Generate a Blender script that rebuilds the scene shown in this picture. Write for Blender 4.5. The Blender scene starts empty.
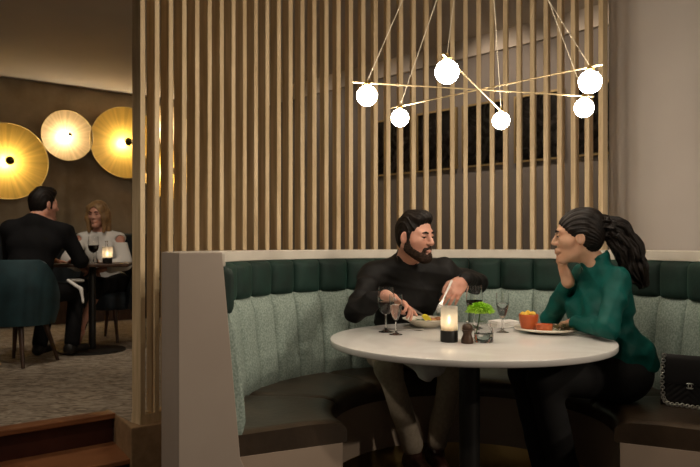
import bpy, math, random
import numpy as np
from mathutils import Vector, Matrix
random.seed(7); np.random.seed(7)
PI = math.pi
SC = bpy.context.scene
COL = SC.collection

# ------------------------------------------------------------------ helpers
def V(*a): return np.array(a, float)
def nrm(a):
    a = np.array(a, float); return a / max(np.linalg.norm(a), 1e-12)

class MB:
    """collects shapes; build() links them as one mesh object"""
    def __init__(s): s.v = []; s.f = []
    def add(s, vs, fs):
        o = len(s.v); s.v += [tuple(map(float, p)) for p in vs]; s.f += [tuple(i + o for i in f) for f in fs]
    def box(s, c, d, ax=None):
        c = V(*c); ax = [V(1,0,0), V(0,1,0), V(0,0,1)] if ax is None else [nrm(a) for a in ax]
        vs = [c + ax[0]*d[0]/2*i + ax[1]*d[1]/2*j + ax[2]*d[2]/2*k for i in (-1,1) for j in (-1,1) for k in (-1,1)]
        s.add(vs, [(0,1,3,2),(4,6,7,5),(0,4,5,1),(2,3,7,6),(0,2,6,4),(1,5,7,3)]); return s
    def lathe(s, prof, n=32, c=(0,0,0), R=None, a0=0):
        vs, fs = [], []; m = len(prof)
        for i in range(n):
            a = a0 + 2*PI*i/n
            for r, z in prof:
                p = V(r*math.cos(a), r*math.sin(a), z)
                if R is not None: p = R @ p
                vs.append(p + V(*c))
        for i in range(n):
            for j in range(m-1):
                a, b = i*m+j, ((i+1) % n)*m+j
                fs.append((a, b, b+1, a+1))
        s.add(vs, fs)
        if prof[0][0] > 1e-6: s.f.append(tuple(len(s.v)-n*m + i*m for i in range(n))[::-1])
        if prof[-1][0] > 1e-6: s.f.append(tuple(len(s.v)-n*m + i*m+m-1 for i in range(n)))
        return s
    def tube(s, pts, r, n=10, cap=True):
        pts = [V(*p) for p in pts]; k = len(pts); rs = r if isinstance(r, (list, tuple)) else [r]*k
        t0 = nrm(pts[1]-pts[0]); up = V(0,0,1) if abs(t0[2]) < .9 else V(1,0,0)
        a = nrm(np.cross(t0, up)); vs = []
        for i in range(k):
            t = nrm(pts[min(i+1,k-1)]-pts[max(i-1,0)]); a = nrm(a - t*np.dot(a,t)); b = np.cross(t, a)
            for j in range(n):
                q = 2*PI*j/n; vs.append(pts[i] + rs[i]*(math.cos(q)*a + math.sin(q)*b))
        fs = [(i*n+j, i*n+(j+1)%n, (i+1)*n+(j+1)%n, (i+1)*n+j) for i in range(k-1) for j in range(n)]
        if cap: fs += [tuple(range(n))[::-1], tuple((k-1)*n+j for j in range(n))]
        s.add(vs, fs); return s
    def ball(s, c, r, n=24, m=14, R=None):
        r = (r,r,r) if isinstance(r,(int,float)) else r
        vs=[V(0,0,1)]+[V(math.sin(PI*i/m)*math.cos(2*PI*j/n),math.sin(PI*i/m)*math.sin(2*PI*j/n),math.cos(PI*i/m)) for i in range(1,m) for j in range(n)]+[V(0,0,-1)]
        vs=[v*V(*r) for v in vs]
        if R is not None: vs=[R@v for v in vs]
        vs=[v+V(*c) for v in vs]; L=len(vs)-1
        fs=[(0,1+j,1+(j+1)%n) for j in range(n)]
        for i in range(m-2):
            for j in range(n):
                a=1+i*n+j; b=1+i*n+(j+1)%n; fs.append((a,a+n,b+n,b))
        fs+=[(L,1+(m-2)*n+(j+1)%n,1+(m-2)*n+j) for j in range(n)]
        s.add(vs,fs); return s
    def torus(s, c, R0, r, ax=(0,0,1), n=28, m=8, st=None):
        ax=nrm(ax); u=nrm(np.cross(ax,(0,0,1) if abs(ax[2])<.9 else (1,0,0))); w=np.cross(ax,u)
        sx,sy=st or (1,1); vs=[]
        for i in range(n):
            a=2*PI*i/n; d=u*math.cos(a)*sx+w*math.sin(a)*sy; dn=nrm(d)
            for j in range(m):
                b=2*PI*j/m; vs.append(V(*c)+d*R0+dn*r*math.cos(b)+ax*r*math.sin(b))
        s.add(vs,[(i*m+j,((i+1)%n)*m+j,((i+1)%n)*m+(j+1)%m,i*m+(j+1)%m) for i in range(n) for j in range(m)]); return s
    def prism(s, poly, z0, z1):
        n=len(poly); s.add([(x,y,z0) for x,y in poly]+[(x,y,z1) for x,y in poly],
            [tuple(range(n))[::-1],tuple(range(n,2*n))]+[(i,(i+1)%n,n+(i+1)%n,n+i) for i in range(n)]); return s
    def rings(s, rings, closed=False):
        """loft a list of equal-length closed loops"""
        k=len(rings[0]); vs=[p for r in rings for p in r]; fs=[]
        m=len(rings)
        for i in range(m if closed else m-1):
            for j in range(k):
                a=i*k+j; b=i*k+(j+1)%k; c=((i+1)%m)*k
                fs.append((a,b,c+(j+1)%k,c+j))
        if not closed: fs+=[tuple(range(k))[::-1],tuple((m-1)*k+j for j in range(k))]
        s.add(vs,fs); return s
    def build(s, name, mat, parent=None, smooth=35, bevel=0, seg=2, loc=None, rz=0, sub=0):
        me=bpy.data.meshes.new(name); me.from_pydata(s.v,[],s.f); me.update()
        return link(name, me, mat, parent, smooth, bevel, seg, loc, rz, sub)

def fix_normals(me):
    import bmesh
    bm=bmesh.new(); bm.from_mesh(me); bmesh.ops.recalc_face_normals(bm,faces=bm.faces); bm.to_mesh(me); bm.free()

def link(name, me, mat, parent=None, smooth=35, bevel=0, seg=2, loc=None, rz=0, sub=0, fix=True):
    if fix: fix_normals(me)
    o=bpy.data.objects.new(name,me); COL.objects.link(o)
    if mat is not None: me.materials.append(mat)
    if smooth:
        me.shade_smooth()
        if smooth<180: me.set_sharp_from_angle(angle=math.radians(smooth))
    if bevel:
        b=o.modifiers.new('bevel','BEVEL'); b.width=bevel; b.segments=seg; b.limit_method='ANGLE'; b.harden_normals=False
    if sub:
        b=o.modifiers.new('sub','SUBSURF'); b.levels=sub; b.render_levels=sub
    if parent is not None: o.parent=parent
    if loc is not None: o.location=loc
    o.rotation_euler.z=rz
    return o

def tag(o, label=None, cat=None, group=None, kind=None):
    if label: o['label']=label
    if cat: o['category']=cat
    if group: o['group']=group
    if kind: o['kind']=kind
    return o

def thing(name, loc, label, cat, group=None, rz=0):
    o=bpy.data.objects.new(name,None); COL.objects.link(o); o.empty_display_size=.1
    o.location=loc; o.rotation_euler.z=rz
    return tag(o,label,cat,group)

def struct(o): o['kind']='structure'; return o

def dup(root, loc=None, label=None, rz=None, scale=None):
    r=root.copy(); COL.objects.link(r)
    if loc is not None: r.location=loc
    if rz is not None: r.rotation_euler.z=rz
    if scale: r.scale=scale
    if label: r['label']=label
    for ch in list(root.children):
        c=ch.copy(); COL.objects.link(c); c.parent=r
        for g in list(ch.children):
            d=g.copy(); COL.objects.link(d); d.parent=c
    return r

# ------------------------------------------------------------------ materials
def mat(name, col, rough=.5, metal=0, spec=.5, emis=None, estr=0, trans=0, ior=1.45, coat=0, sheen=0, alpha=1, sss=0):
    m=bpy.data.materials.new(name); m.use_nodes=True
    p=m.node_tree.nodes['Principled BSDF']
    p.inputs['Base Color'].default_value=(*col,1); p.inputs['Roughness'].default_value=rough
    p.inputs['Metallic'].default_value=metal; p.inputs['Specular IOR Level'].default_value=spec
    p.inputs['Transmission Weight'].default_value=trans; p.inputs['IOR'].default_value=ior
    p.inputs['Coat Weight'].default_value=coat
    if sheen: p.inputs['Sheen Weight'].default_value=sheen; p.inputs['Sheen Roughness'].default_value=.4
    if sss:
        p.inputs['Subsurface Weight'].default_value=sss; p.inputs['Subsurface Radius'].default_value=(.012,.004,.002); p.inputs['Subsurface Scale'].default_value=1
    if emis: p.inputs['Emission Color'].default_value=(*emis,1); p.inputs['Emission Strength'].default_value=estr
    return m

def N(m,t): return m.node_tree.nodes.new(t)
def L(m,a,b): m.node_tree.links.new(a,b)
def P(m): return m.node_tree.nodes['Principled BSDF']

def noisy(m, c1, c2, scale=5, detail=4, stretch=(1,1,1), lo=.35, hi=.65, bump=0, bscale=None, rough=None, coord='Object', dist=.01, distort=0):
    tc=N(m,'ShaderNodeTexCoord'); mp=N(m,'ShaderNodeMapping'); mp.inputs['Scale'].default_value=stretch
    L(m,tc.outputs[coord],mp.inputs['Vector'])
    nz=N(m,'ShaderNodeTexNoise'); nz.inputs['Scale'].default_value=scale; nz.inputs['Detail'].default_value=detail; nz.inputs['Distortion'].default_value=distort
    L(m,mp.outputs[0],nz.inputs['Vector'])
    r=N(m,'ShaderNodeValToRGB'); r.color_ramp.elements[0].position=lo; r.color_ramp.elements[1].position=hi
    r.color_ramp.elements[0].color=(*c1,1); r.color_ramp.elements[1].color=(*c2,1)
    L(m,nz.outputs['Fac'],r.inputs['Fac']); L(m,r.outputs['Color'],P(m).inputs['Base Color'])
    if bump:
        n2=N(m,'ShaderNodeTexNoise'); n2.inputs['Scale'].default_value=bscale or scale*4; n2.inputs['Detail'].default_value=5
        L(m,mp.outputs[0],n2.inputs['Vector'])
        b=N(m,'ShaderNodeBump'); b.inputs['Strength'].default_value=bump; b.inputs['Distance'].default_value=dist
        L(m,n2.outputs['Fac'],b.inputs['Height']); L(m,b.outputs[0],P(m).inputs['Normal'])
    return m

M={}
M['oak']=noisy(mat('oak',(.55,.42,.26),.55),(.54,.40,.225),(.72,.56,.345),6,5,(6,6,.5),bump=.08)
M['plinth']=noisy(mat('plinth_wood',(.3,.19,.1),.5),(.26,.165,.085),(.35,.225,.12),4,4,(5,5,5))
M['stairwood']=noisy(mat('stair_wood',(.25,.1,.04),.35),(.20,.075,.03),(.33,.14,.06),5,5,(1,1,8))
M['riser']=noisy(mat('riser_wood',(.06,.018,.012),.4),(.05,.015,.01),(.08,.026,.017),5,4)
M['carpet']=None
M['plaster']=noisy(mat('plaster',(.3,.24,.17),.85),(.30,.235,.15),(.60,.49,.34),2.6,9,(1,1,1),.3,.72,.25,14)
M['darkwall']=noisy(mat('dark_wall',(.2,.17,.15),.8),(.22,.195,.175),(.26,.23,.205),2,4)
M['ceiling']=noisy(mat('ceiling_paint',(.62,.55,.47),.9),(.58,.515,.44),(.64,.57,.485),1,3)
M['column']=noisy(mat('column_plaster',(.64,.58,.53),.8),(.61,.55,.50),(.67,.61,.555),1.2,3)
M['floor']=noisy(mat('floor_dark',(.05,.035,.025),.5),(.04,.028,.02),(.07,.05,.035),5,3)
M['shell']=noisy(mat('banquette_shell',(.5,.42,.35),.55),(.49,.41,.34),(.53,.445,.375),3,3)  # paler than the end panels: light on the outer side put into the colour
M['panel']=noisy(mat('banquette_panel',(.42,.345,.285),.55),(.41,.335,.275),(.44,.365,.30),3,3)
M['cap']=noisy(mat('cap_paint',(.6,.55,.47),.45),(.57,.52,.445),(.63,.58,.5),8,3)
M['base']=noisy(mat('base_laminate',(.43,.33,.25),.5),(.41,.31,.235),(.45,.35,.27),3,3)
M['velvet']=noisy(mat('green_velvet',(.005,.022,.016),.75,sheen=.14),(.003,.014,.010),(.007,.033,.024),7,6,(1,1,1),.35,.65,.15,60)
P(M['velvet']).inputs['Sheen Tint'].default_value=(.1,.4,.3,1)
M['sage']=noisy(mat('sage_weave',(.2,.24,.2),.9),(.19,.25,.215),(.35,.42,.37),120,3,(1,1,1),.35,.65,.4,140,dist=.003)
M['leather']=noisy(mat('brown_leather',(.05,.03,.02),.33,spec=.6),(.033,.021,.012),(.058,.038,.023),7,5,bump=.12,bscale=40)
M['brass']=mat('brass',(.75,.52,.2),.28,1)
M['gold']=mat('dull_gold',(.62,.47,.22),.4,1)
M['oldgold']=mat('old_gold',(.42,.31,.15),.5,.7)
M['steel']=mat('steel',(.6,.58,.55),.38,1)
M['black']=mat('black_metal',(.012,.011,.01),.45)
M['blackwood']=noisy(mat('dark_wood',(.05,.025,.014),.4),(.035,.017,.01),(.07,.034,.018),6,4,(4,4,1))
M['marble']=None
M['glass']=mat('clear_glass',(1,1,1),.0,trans=1,ior=1.45)
M['globe']=mat('opal_globe',(1,.9,.75),.4,emis=(1,.86,.69),estr=88)
M['wine']=mat('red_wine',(.045,.007,.009),.08,ior=1.34)
M['water']=mat('water',(.97,.98,.98),0,trans=1,ior=1.33)
M['ceramic']=mat('cream_ceramic',(.72,.66,.55),.25)
M['orange']=noisy(mat('orange_ceramic',(.55,.12,.035),.3),(.5,.10,.03),(.6,.15,.045),20,2)
M['sauce']=noisy(mat('red_sauce',(.5,.08,.03),.3),(.45,.06,.02),(.6,.16,.06),40,3)
M['yellowfood']=noisy(mat('yellow_food',(.85,.55,.06),.5),(.75,.42,.03),(.95,.68,.12),25,3)
M['lemon']=mat('lemon',(.88,.75,.06),.4)
M['meat']=noisy(mat('meat',(.3,.13,.05),.5),(.22,.08,.03),(.45,.22,.09),60,3)
M['leaf']=noisy(mat('leaf_green',(.05,.14,.025),.45),(.035,.1,.02),(.09,.2,.04),20,3)
M['petal']=noisy(mat('lime_petal',(.40,.70,.03),.6),(.30,.60,.02),(.50,.80,.06),18,3)
M['napkin']=noisy(mat('napkin_linen',(.8,.78,.74),.9),(.76,.74,.7),(.84,.82,.78),30,3)
M['frost']=None
M['flame']=mat('flame',(1,.8,.5),.5,emis=(1,.76,.48),estr=60)
M['wax']=mat('wax',(.9,.82,.65),.5,emis=(1,.6,.25),estr=.6)
M['skin']=noisy(mat('skin_light',(.56,.28,.20),.5,sss=.12),(.51,.24,.165),(.59,.31,.225),14,3)
M['skin2']=noisy(mat('skin_warm',(.53,.30,.19),.48,sss=.12),(.50,.27,.165),(.57,.335,.22),14,3)
M['lips']=mat('lips',(.36,.09,.08),.35)
M['lipm']=mat('lips_pale',(.42,.17,.13),.45)
M['hair']=noisy(mat('dark_hair',(.012,.008,.006),.55,spec=.22),(.004,.0028,.0022),(.011,.007,.005),30,4,(1,1,1))
M['beard']=noisy(mat('beard_hair',(.03,.016,.01),.7,spec=.2),(.009,.005,.0035),(.04,.022,.014),90,4,(1,1,1),bump=.4,bscale=300,dist=.003)
M['blonde']=noisy(mat('blonde_hair',(.26,.15,.06),.55),(.18,.10,.04),(.32,.19,.08),40,3,(1,1,.15))
M['shirt']=noisy(mat('black_cloth',(.005,.0045,.0045),.7,spec=.35),(.004,.0035,.0035),(.006,.0055,.005),30,3,bump=.1,bscale=200)
M['button']=mat('button',(.02,.02,.02),.3)
M['khaki']=noisy(mat('khaki_cloth',(.42,.35,.26),.9),(.38,.31,.23),(.46,.38,.285),60,3)
M['trouser']=mat('black_trousers',(.006,.0055,.006),.85)
M['greenblouse']=noisy(mat('teal_satin',(.0,.08,.065),.6,spec=.25),(.0,.062,.052),(.0,.088,.074),12,3)
M['suit']=mat('suit_black',(.005,.005,.006),.85,spec=.25)
M['whitecloth']=mat('white_cloth',(.72,.70,.66),.85)
M['shoe']=mat('shoe_leather',(.05,.018,.012),.35)
M['tealvelvet']=noisy(mat('teal_velvet',(.008,.036,.045),.7,sheen=.2),(.006,.027,.034),(.011,.046,.056),7,4)
M['navy']=mat('navy_upholstery',(.014,.022,.03),.7)
M['quilt']=mat('bag_leather',(.008,.007,.007),.33)
M['eye']=None

def mk_marble():
    m=noisy(mat('white_marble',(.75,.73,.7),.16),(.70,.675,.64),(.80,.785,.755),3.2,8,(1,1,1),.35,.6,distort=1.2); return m
M['marble']=mk_marble()
def mk_carpet():
    m=noisy(mat('carpet',(.3,.25,.19),1.0,spec=.1),(.20,.16,.12),(.48,.41,.32),5,6,(2.2,5.5,1),.36,.62,.5,90,distort=1.5)
    next(n for n in m.node_tree.nodes if n.type=='MAPPING').inputs['Rotation'].default_value[2]=.75
    return m
M['carpet']=mk_carpet()
def mk_frost():
    m=mat('frosted_glass',(.97,.95,.9),.28,ior=1.1); P(m).inputs['Transmission Weight'].default_value=.85
    tr=N(m,'ShaderNodeBsdfTranslucent'); tr.inputs['Color'].default_value=(.97,.93,.85,1)
    mx=N(m,'ShaderNodeMixShader'); mx.inputs[0].default_value=.4
    out=m.node_tree.nodes['Material Output']
    L(m,P(m).outputs[0],mx.inputs[1]); L(m,tr.outputs[0],mx.inputs[2]); L(m,mx.outputs[0],out.inputs['Surface'])
    return m
M['frost']=mk_frost()
M['cord']=mat('cream_cord',(.75,.66,.5),.6)
M['rod']=mat('satin_brass',(.85,.68,.4),.42,1)
def mk_eye():
    m=mat('eye',(.8,.78,.75),.15); tc=N(m,'ShaderNodeTexCoord'); g=N(m,'ShaderNodeSeparateXYZ'); L(m,tc.outputs['Object'],g.inputs[0])
    r=N(m,'ShaderNodeValToRGB'); r.color_ramp.interpolation='CONSTANT'
    r.color_ramp.elements[0].color=(.5,.46,.42,1); r.color_ramp.elements[1].color=(.03,.014,.008,1); r.color_ramp.elements[1].position=.64
    mu=N(m,'ShaderNodeMath'); mu.operation='DIVIDE'; mu.inputs[1].default_value=.0125
    L(m,g.outputs['X'],mu.inputs[0]); L(m,mu.outputs[0],r.inputs['Fac']); L(m,r.outputs['Color'],P(m).inputs['Base Color']); return m
M['eye']=mk_eye()
def mk_dish(name, c, rough):
    """hammered radial gold dish: fine rays around its own centre"""
    m=mat(name,c,rough,.15); tc=N(m,'ShaderNodeTexCoord'); g=N(m,'ShaderNodeTexGradient'); g.gradient_type='RADIAL'
    mp=N(m,'ShaderNodeMapping'); L(m,tc.outputs['Object'],mp.inputs['Vector']); L(m,mp.outputs[0],g.inputs['Vector'])
    nz=N(m,'ShaderNodeTexNoise'); nz.noise_dimensions='1D'; nz.inputs['Scale'].default_value=45; nz.inputs['Detail'].default_value=4
    L(m,g.outputs['Fac'],nz.inputs['W'])
    r=N(m,'ShaderNodeValToRGB'); r.color_ramp.elements[0].position=.3; r.color_ramp.elements[1].position=.7
    r.color_ramp.elements[0].color=(c[0]*.86,c[1]*.84,c[2]*.8,1); r.color_ramp.elements[1].color=(min(c[0]*1.08,1),c[1]*1.08,c[2]*1.08,1)
    L(m,nz.outputs['Fac'],r.inputs['Fac']); L(m,r.outputs['Color'],P(m).inputs['Base Color'])
    b=N(m,'ShaderNodeBump'); b.inputs['Strength'].default_value=.12; b.inputs['Distance'].default_value=.01
    L(m,nz.outputs['Fac'],b.inputs['Height']); L(m,b.outputs[0],P(m).inputs['Normal']); return m
M['dish']=mk_dish('gold_dish',(.80,.52,.11),.45)
M['dishpale']=mk_dish('pale_gold_dish',(.78,.58,.30),.5)

# ------------------------------------------------------------------ camera  (f = 693 px at 700 px wide, horizon at row 245)
F=693.; H=1.147
cam=bpy.data.cameras.new('camera'); co=bpy.data.objects.new('camera',cam); COL.objects.link(co)
co.location=(0,0,H); co.rotation_euler=(PI/2,0,0); cam.sensor_width=36; cam.lens=36*F/700; cam.shift_y=11.5/700
cam.clip_end=60; cam.dof.use_dof=True; cam.dof.focus_distance=3.2; cam.dof.aperture_fstop=5.0
SC.camera=co
def at(px,py,Y): return V((px-350)/F*Y, Y, H-(py-245)*Y/F)

# ------------------------------------------------------------------ setting
C=V(.512,2.97)                      # centre of round table, banquette and screen
ZU=.26; ZC=3.05                     # raised carpet level, ceiling
d1=nrm((1.185,.94)); q1=V(-3.963,7.85)             # lamp wall: direction, a point
d2=nrm((.937,-.967)); q2=V(1.134,6.384)            # picture wall
def isect(p,d,q,e):
    A=np.array([[d[0],-e[0]],[d[1],-e[1]]]); t=np.linalg.solve(A,q-p); return p+d*t[0]
corner=isect(q1,d1,q2,d2)
def wall(name,a,b,out,z0,z1,m,th=.15):
    o2=nrm(out)*th; return struct(MB().prism([tuple(a),tuple(b),tuple(b+o2),tuple(a+o2)],z0,z1).build(name,m,smooth=0))
n1=V(-d1[1],d1[0]); n2=V(-d2[1],d2[0])   # away from the room
wl_a=corner-d1*9.0; wb_b=corner+d2*8.5
wall('wall_left',wl_a,corner+d1*.1,n1,0,ZC,M['plaster'])
wall('wall_back',corner,wb_b,n2,0,ZC,M['darkwall'])
struct(MB().prism([(-9,-8),(8,-8),(8,13),(-9,13)],ZC,ZC+.1).build('ceiling',M['ceiling'],smooth=0))
struct(MB().prism([(-9,-8),(8,-8),(8,13),(-9,13)],-.1,0).build('floor',M['floor'],smooth=0))
# stair line (parallel to the lamp wall) and plinth corner
sA=V(-1.254,3.667); ds=nrm((.426,.347)); ns=V(-ds[1],ds[0])
pl0=V(-1.055,3.34)                                   # plinth corner nearest the camera
# screen line: straight from P0, tangent on to a circle of R round C
R=1.45; P0=V(-.3025*3.40,3.40)
dv=C-P0; dl=np.linalg.norm(dv); tl=math.sqrt(dl*dl-R*R); aa=math.atan2(dv[1],dv[0])+math.asin(R/dl)
ts=V(math.cos(aa),math.sin(aa)); T1=P0+ts*tl; nu0=math.atan2(-(T1[0]-C[0]),T1[1]-C[1])
def scr(s):
    """point, outward normal at arc length s along the screen front"""
    if s<tl: return P0+ts*s, V(-ts[1],ts[0])
    nu=nu0-(s-tl)/R; n=V(-math.sin(nu),math.cos(nu)); return C+n*R, n
Ltot=tl+(nu0+math.radians(41.8))*R
# raised floor: everything behind the plinth/stair line
poly=[tuple(sA-ds*7), tuple(sA)]
front=[]
for i in range(25):
    p,n=scr(Ltot*i/24); front.append(p+n*.02)
poly+=[tuple(p) for p in front]
poly+=[(7.5,front[-1][1]-.1),(7.5,12.5),(-8.5,12.5),(-8.5,tuple(sA-ds*7)[1])]
struct(MB().prism(poly,.0,ZU).build('floor_upper',M['carpet'],smooth=0))
# plinth under the screen
pp=[]; pb=[]
for i in range(25):
    p,n=scr(Ltot*i/24); pp.append(p-n*.055); pb.append(p+n*.06)
endl=pl0+nrm(sA-pl0)*.36
poly=[tuple(endl),tuple(pl0)]+[tuple(p) for p in pp[1:]]+[tuple(p) for p in pb[::-1]]
pt=MB().prism(poly,.0,ZU+.004).build('plinth',M['plinth'],smooth=0,bevel=.006); struct(pt)
# stair: nosing + riser + lower tread
st=bpy.data.objects.new('stair',None); COL.objects.link(st); st['kind']='structure'
def strip(a0,a1,off0,off1,z0,z1,nm,m):
    e0=sA-ds*a0; e1=sA+ds*a1
    MB().prism([tuple(e0-ns*off0),tuple(e1-ns*off0),tuple(e1-ns*off1),tuple(e0-ns*off1)],z0,z1).build(nm,m,st,smooth=0,bevel=.005)
strip(5,0.0,.045,-.05,ZU-.022,ZU+.006,'nosing',M['stairwood'])
strip(5,0.0,.012,-.02,.0,ZU-.02,'riser',M['riser'])
strip(5,0.0,.36,.0,.085,.11,'tread',M['stairwood'])
strip(5,0.0,.335,.30,.0,.09,'riser',M['riser'])
# cream fascia along the top of the picture wall
fa=n2*-.03
struct(MB().prism([tuple(corner),tuple(wb_b),tuple(wb_b+fa),tuple(corner+fa)],ZC-.17,ZC).build('trim_1',M['ceiling'],smooth=0))
# column
cc=V(2.325,4.45); struct(MB().lathe([(.62,0),(.62,ZC)],96,(cc[0],cc[1],0)).build('column',M['column'],smooth=50))

# ------------------------------------------------------------------ slat screen
scn=thing('slat_screen',(P0[0],P0[1],ZU),'tall curved screen of vertical light oak slats standing behind the green banquette','screen')
off=V(P0[0],P0[1])
nsl=37
for i in range(nsl):
    p,n=scr(.014+(Ltot-.028)*i/(nsl-1)); p=p-off; t=V(n[1],-n[0]); c=p+n*.037
    MB().box((c[0],c[1],(ZC-ZU)/2+.022),(.028,.074,ZC-ZU-.044),[(t[0],t[1],0),(n[0],n[1],0),(0,0,1)]).build('slat',M['oak'],scn,smooth=0,bevel=.002,seg=1)
def rail(z0,z1,nm):
    rg=[]
    for i in range(40):
        p,n=scr(Ltot*i/39); p=p-off; a=p+n*.001; b=p+n*.079
        rg.append([(a[0],a[1],z0),(b[0],b[1],z0),(b[0],b[1],z1),(a[0],a[1],z1)])
    MB().rings(rg).build(nm,M['oak'],scn,smooth=30)
rail(.004,.05,'bottom_rail'); rail(ZC-ZU-.05,ZC-ZU-.002,'top_rail')

# ------------------------------------------------------------------ banquette
EA=math.radians(90+26.5)            # half opening measured from straight back (nu)
bq=thing('banquette',(C[0],C[1],0),'curved dining banquette with dark green velvet headband, sage ribbed back and brown leather seat','banquette')
def pol(nu,r,z): return (-math.sin(nu)*r, math.cos(nu)*r, z)
def rout(nu):
    phi=EA-abs(nu); m=math.radians(13.3)
    return 1.242/math.cos(min(phi,m))
def rin(z): return 1.02+(z-.376)/(1.12-.376)*.069
def arc(prof,a0,a1,n):
    return [[pol(a0+(a1-a0)*i/(n-1),r,z) for r,z in prof(a0+(a1-a0)*i/(n-1))] for i in range(n)]
MB().rings(arc(lambda nu:[(rin(.0)+.04,.0),(rout(nu),.0),(rout(nu),1.119),(rout(nu)-.02,1.119),(rout(nu)-.02,1.069),(rin(1.07)+.03,1.069)],-EA,EA,110)).build('back_shell',M['shell'],bq,smooth=20)
MB().rings(arc(lambda nu:[(1.07,1.07),(rout(nu)-.021,1.07),(rout(nu)-.021,1.12),(1.07,1.12)],-EA+.004,EA-.004,110)).build('cap',M['cap'],bq,smooth=20,bevel=.004)
for s in (-1,1):
    mb=MB(); t=s*EA
    pr=[(1.0,0),(1.2425,0),(1.2425,1.121),(1.0875,1.121),(1.02,.376),(1.0,.33)]
    mb.rings([[pol(t-s*.006,r,z) for r,z in pr],[pol(t+s*.010,r,z) for r,z in pr]]); mb.build('end_panel',M['panel'],bq,smooth=0,bevel=.003)
# pads
edges=[math.radians(40+9.9*k) for k in range(-15,8)]
edges=[-EA+.006]+[e for e in edges if abs(e)<EA-.05]+[EA-.006]
def pad(nm,e0,e1,z0,z1,rb0,rb1,bul,m,nu=9,nv=12,gap=.0012,pw=2.6,tilt=0,gr=.5):
    mb=MB(); G=[]
    for i in range(nu+1):
        u=-1+2*i/nu; nu_=e0+gap+(e1-e0-2*gap)*i/nu; row=[]
        for j in range(nv+1):
            v=-1+2*j/nv; z=z0+(z1-z0)*(v+1)/2; rb=rb0+(rb1-rb0)*(v+1)/2
            b=bul*(max(0,1-abs(u)**pw)**.5*gr+1-gr)*(max(0,1-abs(v)**6)**.5*.85+.15)+tilt*(1-v)/2
            row.append(pol(nu_,rb-b,z))
        G.append(row)
    k=nv+1; vs=[p for r in G for p in r]; nb=len(vs)
    vs+=[pol(e0+gap+(e1-e0-2*gap)*i/nu,rb0+(rb1-rb0)*j/nv+.03,z0+(z1-z0)*j/nv) for i in range(nu+1) for j in range(nv+1)]
    fs=[]
    for i in range(nu):
        for j in range(nv):
            a=i*k+j; fs.append((a,a+1,a+k+1,a+k)); fs.append((nb+a,nb+a+k,nb+a+k+1,nb+a+1))
    for i in range(nu):
        for j in (0,nv):
            a=i*k+j; fs.append((a,a+k,nb+a+k,nb+a))
    for j in range(nv):
        for i in (0,nu):
            a=i*k+j; fs.append((a,a+1,nb+a+1,nb+a))
    mb.add(vs,fs); mb.build(nm,m,bq,smooth=55)
for e0,e1 in zip(edges[:-1],edges[1:]):
    pad('head_pad',e0,e1,.885,1.072,1.085,1.085,.058,M['velvet'])
    pad('back_pad',e0,e1,.44,.90,1.01,1.06,.034,M['sage'],nv=8,pw=3,gr=.65)
# seat cushions (segments), base and brass kick plate
ns_=6
for k in range(ns_):
    a0=-EA+.004+(2*EA-.008)*k/ns_; a1=-EA+.004+(2*EA-.008)*(k+1)/ns_
    def pr(nu,a0=a0,a1=a1):
        e=min(nu-a0,a1-nu); d=.008*max(0,1-e/.02)
        return [(1.035,.376),(1.035,.462-d),(.75,.468-d),(.64,.464-d),(.600,.452-d),(.584,.43),(.582,.40),(.584,.376)]
    MB().rings(arc(pr,a0+.001,a1-.001,22)).build('seat_cushion',M['leather'],bq,smooth=50)
MB().rings(arc(lambda nu:[(.604,.13),(1.03,.13),(1.03,.376),(.604,.376)],-EA,EA,90)).build('base',M['base'],bq,smooth=20)
MB().rings(arc(lambda nu:[(.612,0),(1.02,0),(1.02,.13),(.612,.13)],-EA+.01,EA-.01,90)).build('kick_plate',M['brass'],bq,smooth=20)

# ------------------------------------------------------------------ round table
TZ=.75
tb=thing('dining_table',(C[0],C[1],0),'round white marble dining table on one black column inside the banquette','table')
MB().lathe([(0,TZ-.026),(.593,TZ-.026),(.5965,TZ-.0225),(.597,TZ-.0035),(.5955,TZ-.001),(.592,TZ),(0,TZ)],128).build('tabletop',M['marble'],tb,smooth=60)
MB().lathe([(.18,TZ-.045),(.18,TZ-.026)],40).build('mounting_plate',M['black'],tb)
MB().lathe([(.044,.015),(.044,TZ-.04)],40).build('column',M['black'],tb)
MB().lathe([(.26,0),(.26,.012),(.255,.016),(.0,.018)],64).build('base_plate',M['black'],tb)

# ------------------------------------------------------------------ chandelier
ch=thing('pendant_chandelier',(C[0]-.01,2.94,ZC),'brass chandelier of three crossed rods with six glowing white globes above the marble table','chandelier')
o3=V(C[0]-.01,2.94,ZC)
ZR=1.147+.655
ends={'a':(367,83),'f':(584,96),'b':(400,107),'e':(590,68),'c':(447,57),'d':(501,110)}
E={}
for k,(x,y) in ends.items():
    Y=(ZR-H)*F/(245-y); E[k]=at(x,y,Y)
MB().lathe([(.195,-.025),(.205,-.02),(.205,0)],64).build('canopy',M['brass'],ch)
through={'e':(549,3),'f':(549,3),'a':(403,0),'b':(437,0),'c':(454,0),'d':(494,0)}
for a,b in (('a','f'),('b','e'),('c','d')):
    d=nrm(E[b]-E[a]); dz={'a':0,'b':.004,'c':-.004}[a]
    rd=MB().tube([E[a]-d*.06-o3+V(0,0,dz),E[b]+d*.05-o3+V(0,0,dz)],.0034,10).build('rod',M['rod'],ch)
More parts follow.
